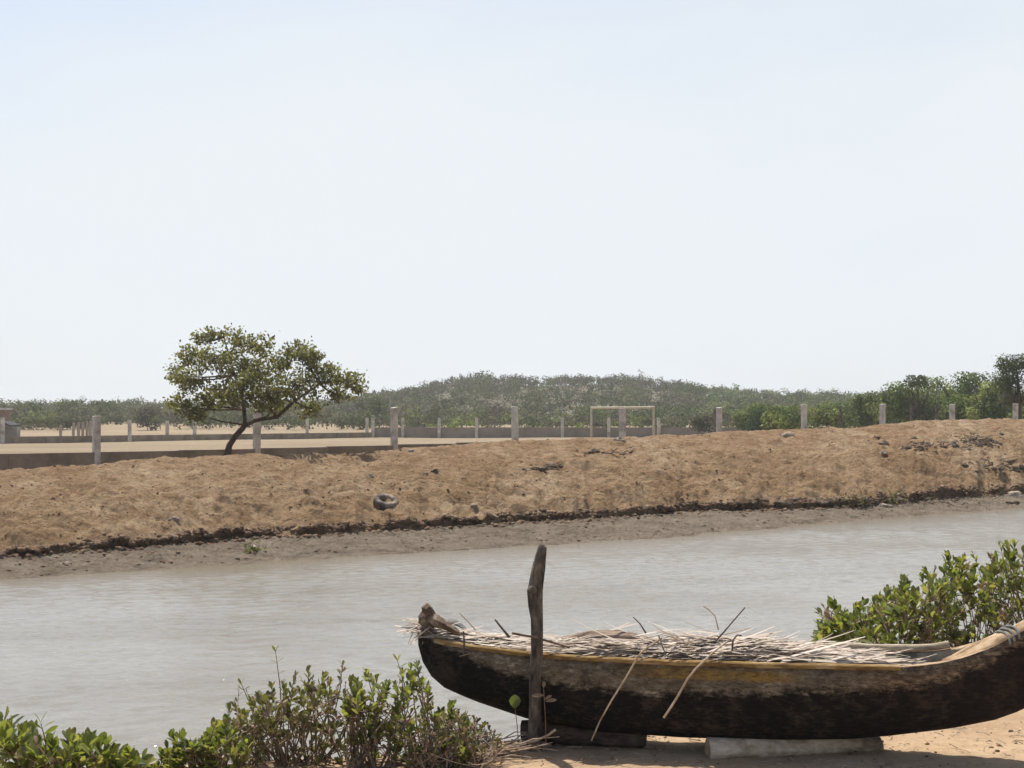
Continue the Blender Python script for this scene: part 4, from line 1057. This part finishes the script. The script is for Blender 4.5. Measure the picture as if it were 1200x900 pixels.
ftree('round_tree', 85, 468, 500, 40, 190, GREEN, 500, .4, 'green tree rising over the scrub behind the nearest left post', trunk=False)
ftree('round_tree', 40, 470, 500, 46, 195, GREEN[:2]+GREY[:1], 500, .4, 'greyish green tree just right of the brick shed', trunk=False)
ftree('round_tree', 125, 469, 500, 42, 198, GREEN, 500, .4, 'green tree between the nearest left post and the grey leafless bush', trunk=False)
ftree('round_tree', 440, 462, 505, 52, 180, GREEN, 700, .4, 'green tree right of the leaning tree crown, at the foot of the hill', trunk=False)

# ------------------------------------------------------------------ haze
b = MB(); b.box((0, 1250, 7.1), (9000, 2620, 17.6))
hz = b.build('haze', bpy.data.materials.new('haze_air'), smooth=False); tag(hz, 'pale dry-season haze over the whole plain', 'haze', kind='stuff')
hm = hz.data.materials[0]; hm.use_nodes = True; nt = hm.node_tree
nt.nodes.remove(nt.nodes['Principled BSDF']); pv = nt.nodes.new('ShaderNodeVolumePrincipled')
pv.inputs['Color'].default_value = (.97, .97, .96, 1); pv.inputs['Density'].default_value = .00045; pv.inputs['Anisotropy'].default_value = .3
nt.links.new(pv.outputs[0], nt.nodes['Material Output'].inputs['Volume'])

# ------------------------------------------------------------------ sky, sun, camera
EL, AZ = 64.0, -28.0           # sun beyond the boat, a little to the left; azimuth from +Y towards +X
w = bpy.data.worlds.new('World'); scene.world = w; w.use_nodes = True
nt = w.node_tree; bg = nt.nodes['Background']; bg.inputs['Strength'].default_value = .1
sky = nt.nodes.new('ShaderNodeTexSky'); sky.sky_type = 'NISHITA'; sky.sun_disc = False
sky.sun_elevation = R(EL); sky.sun_rotation = R(AZ); sky.air_density = 1.0; sky.dust_density = 2.0; sky.ozone_density = 1.0
tc = nt.nodes.new('ShaderNodeTexCoord'); sx = nt.nodes.new('ShaderNodeSeparateXYZ'); nt.links.new(tc.outputs['Generated'], sx.inputs[0])
mp = nt.nodes.new('ShaderNodeMapping'); mp.inputs['Scale'].default_value = (1, 1, 3.2); nt.links.new(tc.outputs['Generated'], mp.inputs[0])
nz = nt.nodes.new('ShaderNodeTexNoise'); nz.inputs['Scale'].default_value = 1.6; nz.inputs['Detail'].default_value = 5; nt.links.new(mp.outputs[0], nz.inputs['Vector'])
rp = nt.nodes.new('ShaderNodeValToRGB'); e = rp.color_ramp.elements; e[0].position = .0; e[0].color = (.97,)*3+(1,); e[1].position = 1.0; e[1].color = (.06,)*3+(1,)
k = e.new(.12); k.color = (.92,)*3+(1,); k = e.new(.24); k.color = (.86,)*3+(1,); k = e.new(.5); k.color = (.42,)*3+(1,)
nt.links.new(sx.outputs[2], rp.inputs[0])
md = nt.nodes.new('ShaderNodeMath'); md.operation = 'MULTIPLY_ADD'; md.use_clamp = True; md.inputs[1].default_value = 1.1; md.inputs[2].default_value = -.58; md.use_clamp = False
nt.links.new(nz.outputs[0], md.inputs[0])
ad = nt.nodes.new('ShaderNodeMath'); ad.operation = 'ADD'; ad.use_clamp = True; nt.links.new(rp.outputs[0], ad.inputs[0]); nt.links.new(md.outputs[0], ad.inputs[1])
def wm(op, a, b, clamp=False):
    q = nt.nodes.new('ShaderNodeMath'); q.operation = op; q.use_clamp = clamp
    for so_, v_ in ((q.inputs[0], a), (q.inputs[1], b)):
        if hasattr(v_, 'links'): nt.links.new(v_, so_)
        else: so_.default_value = v_
    return q.outputs[0]
# the clear patch at the upper left of the veil
clr = wm('MULTIPLY', wm('MULTIPLY', wm('SUBTRACT', wm('SUBTRACT', sx.outputs[2], wm('MULTIPLY', sx.outputs[0], .3)), .25), 4.0, True), .6)
mx = nt.nodes.new('ShaderNodeMix'); mx.data_type = 'RGBA'; mx.inputs[7].default_value = (5.6, 5.92, 6.2, 1)
nt.links.new(wm('SUBTRACT', ad.outputs[0], clr, True), mx.inputs[0]); nt.links.new(sky.outputs[0], mx.inputs[6]); nt.links.new(mx.outputs[2], bg.inputs['Color'])
sl = bpy.data.lights.new('sun', 'SUN'); sl.energy = 4.4; sl.angle = R(.8); sl.color = (1, .95, .87)
so = bpy.data.objects.new('sun', sl); COL.objects.link(so)
dv = Vector((math.sin(R(AZ))*math.cos(R(EL)), math.cos(R(AZ))*math.cos(R(EL)), math.sin(R(EL))))
so.rotation_euler = dv.to_track_quat('Z', 'Y').to_euler(); so.location = dv*50
cam = bpy.data.cameras.new('camera'); co = bpy.data.objects.new('camera', cam); COL.objects.link(co)
co.location = (0, 0, CAMZ); co.rotation_euler = (R(90), 0, 0)
cam.sensor_width = 36; cam.lens = 36*F/1200; cam.shift_y = (HZ-450)/1200; cam.clip_end = 8000; cam.clip_start = .1
scene.camera = co
scene.view_settings.view_transform = 'Standard'; scene.view_settings.look = 'None'
scene.view_settings.exposure = 0.58; scene.view_settings.gamma = 1; scene.view_settings.use_curve_mapping = False
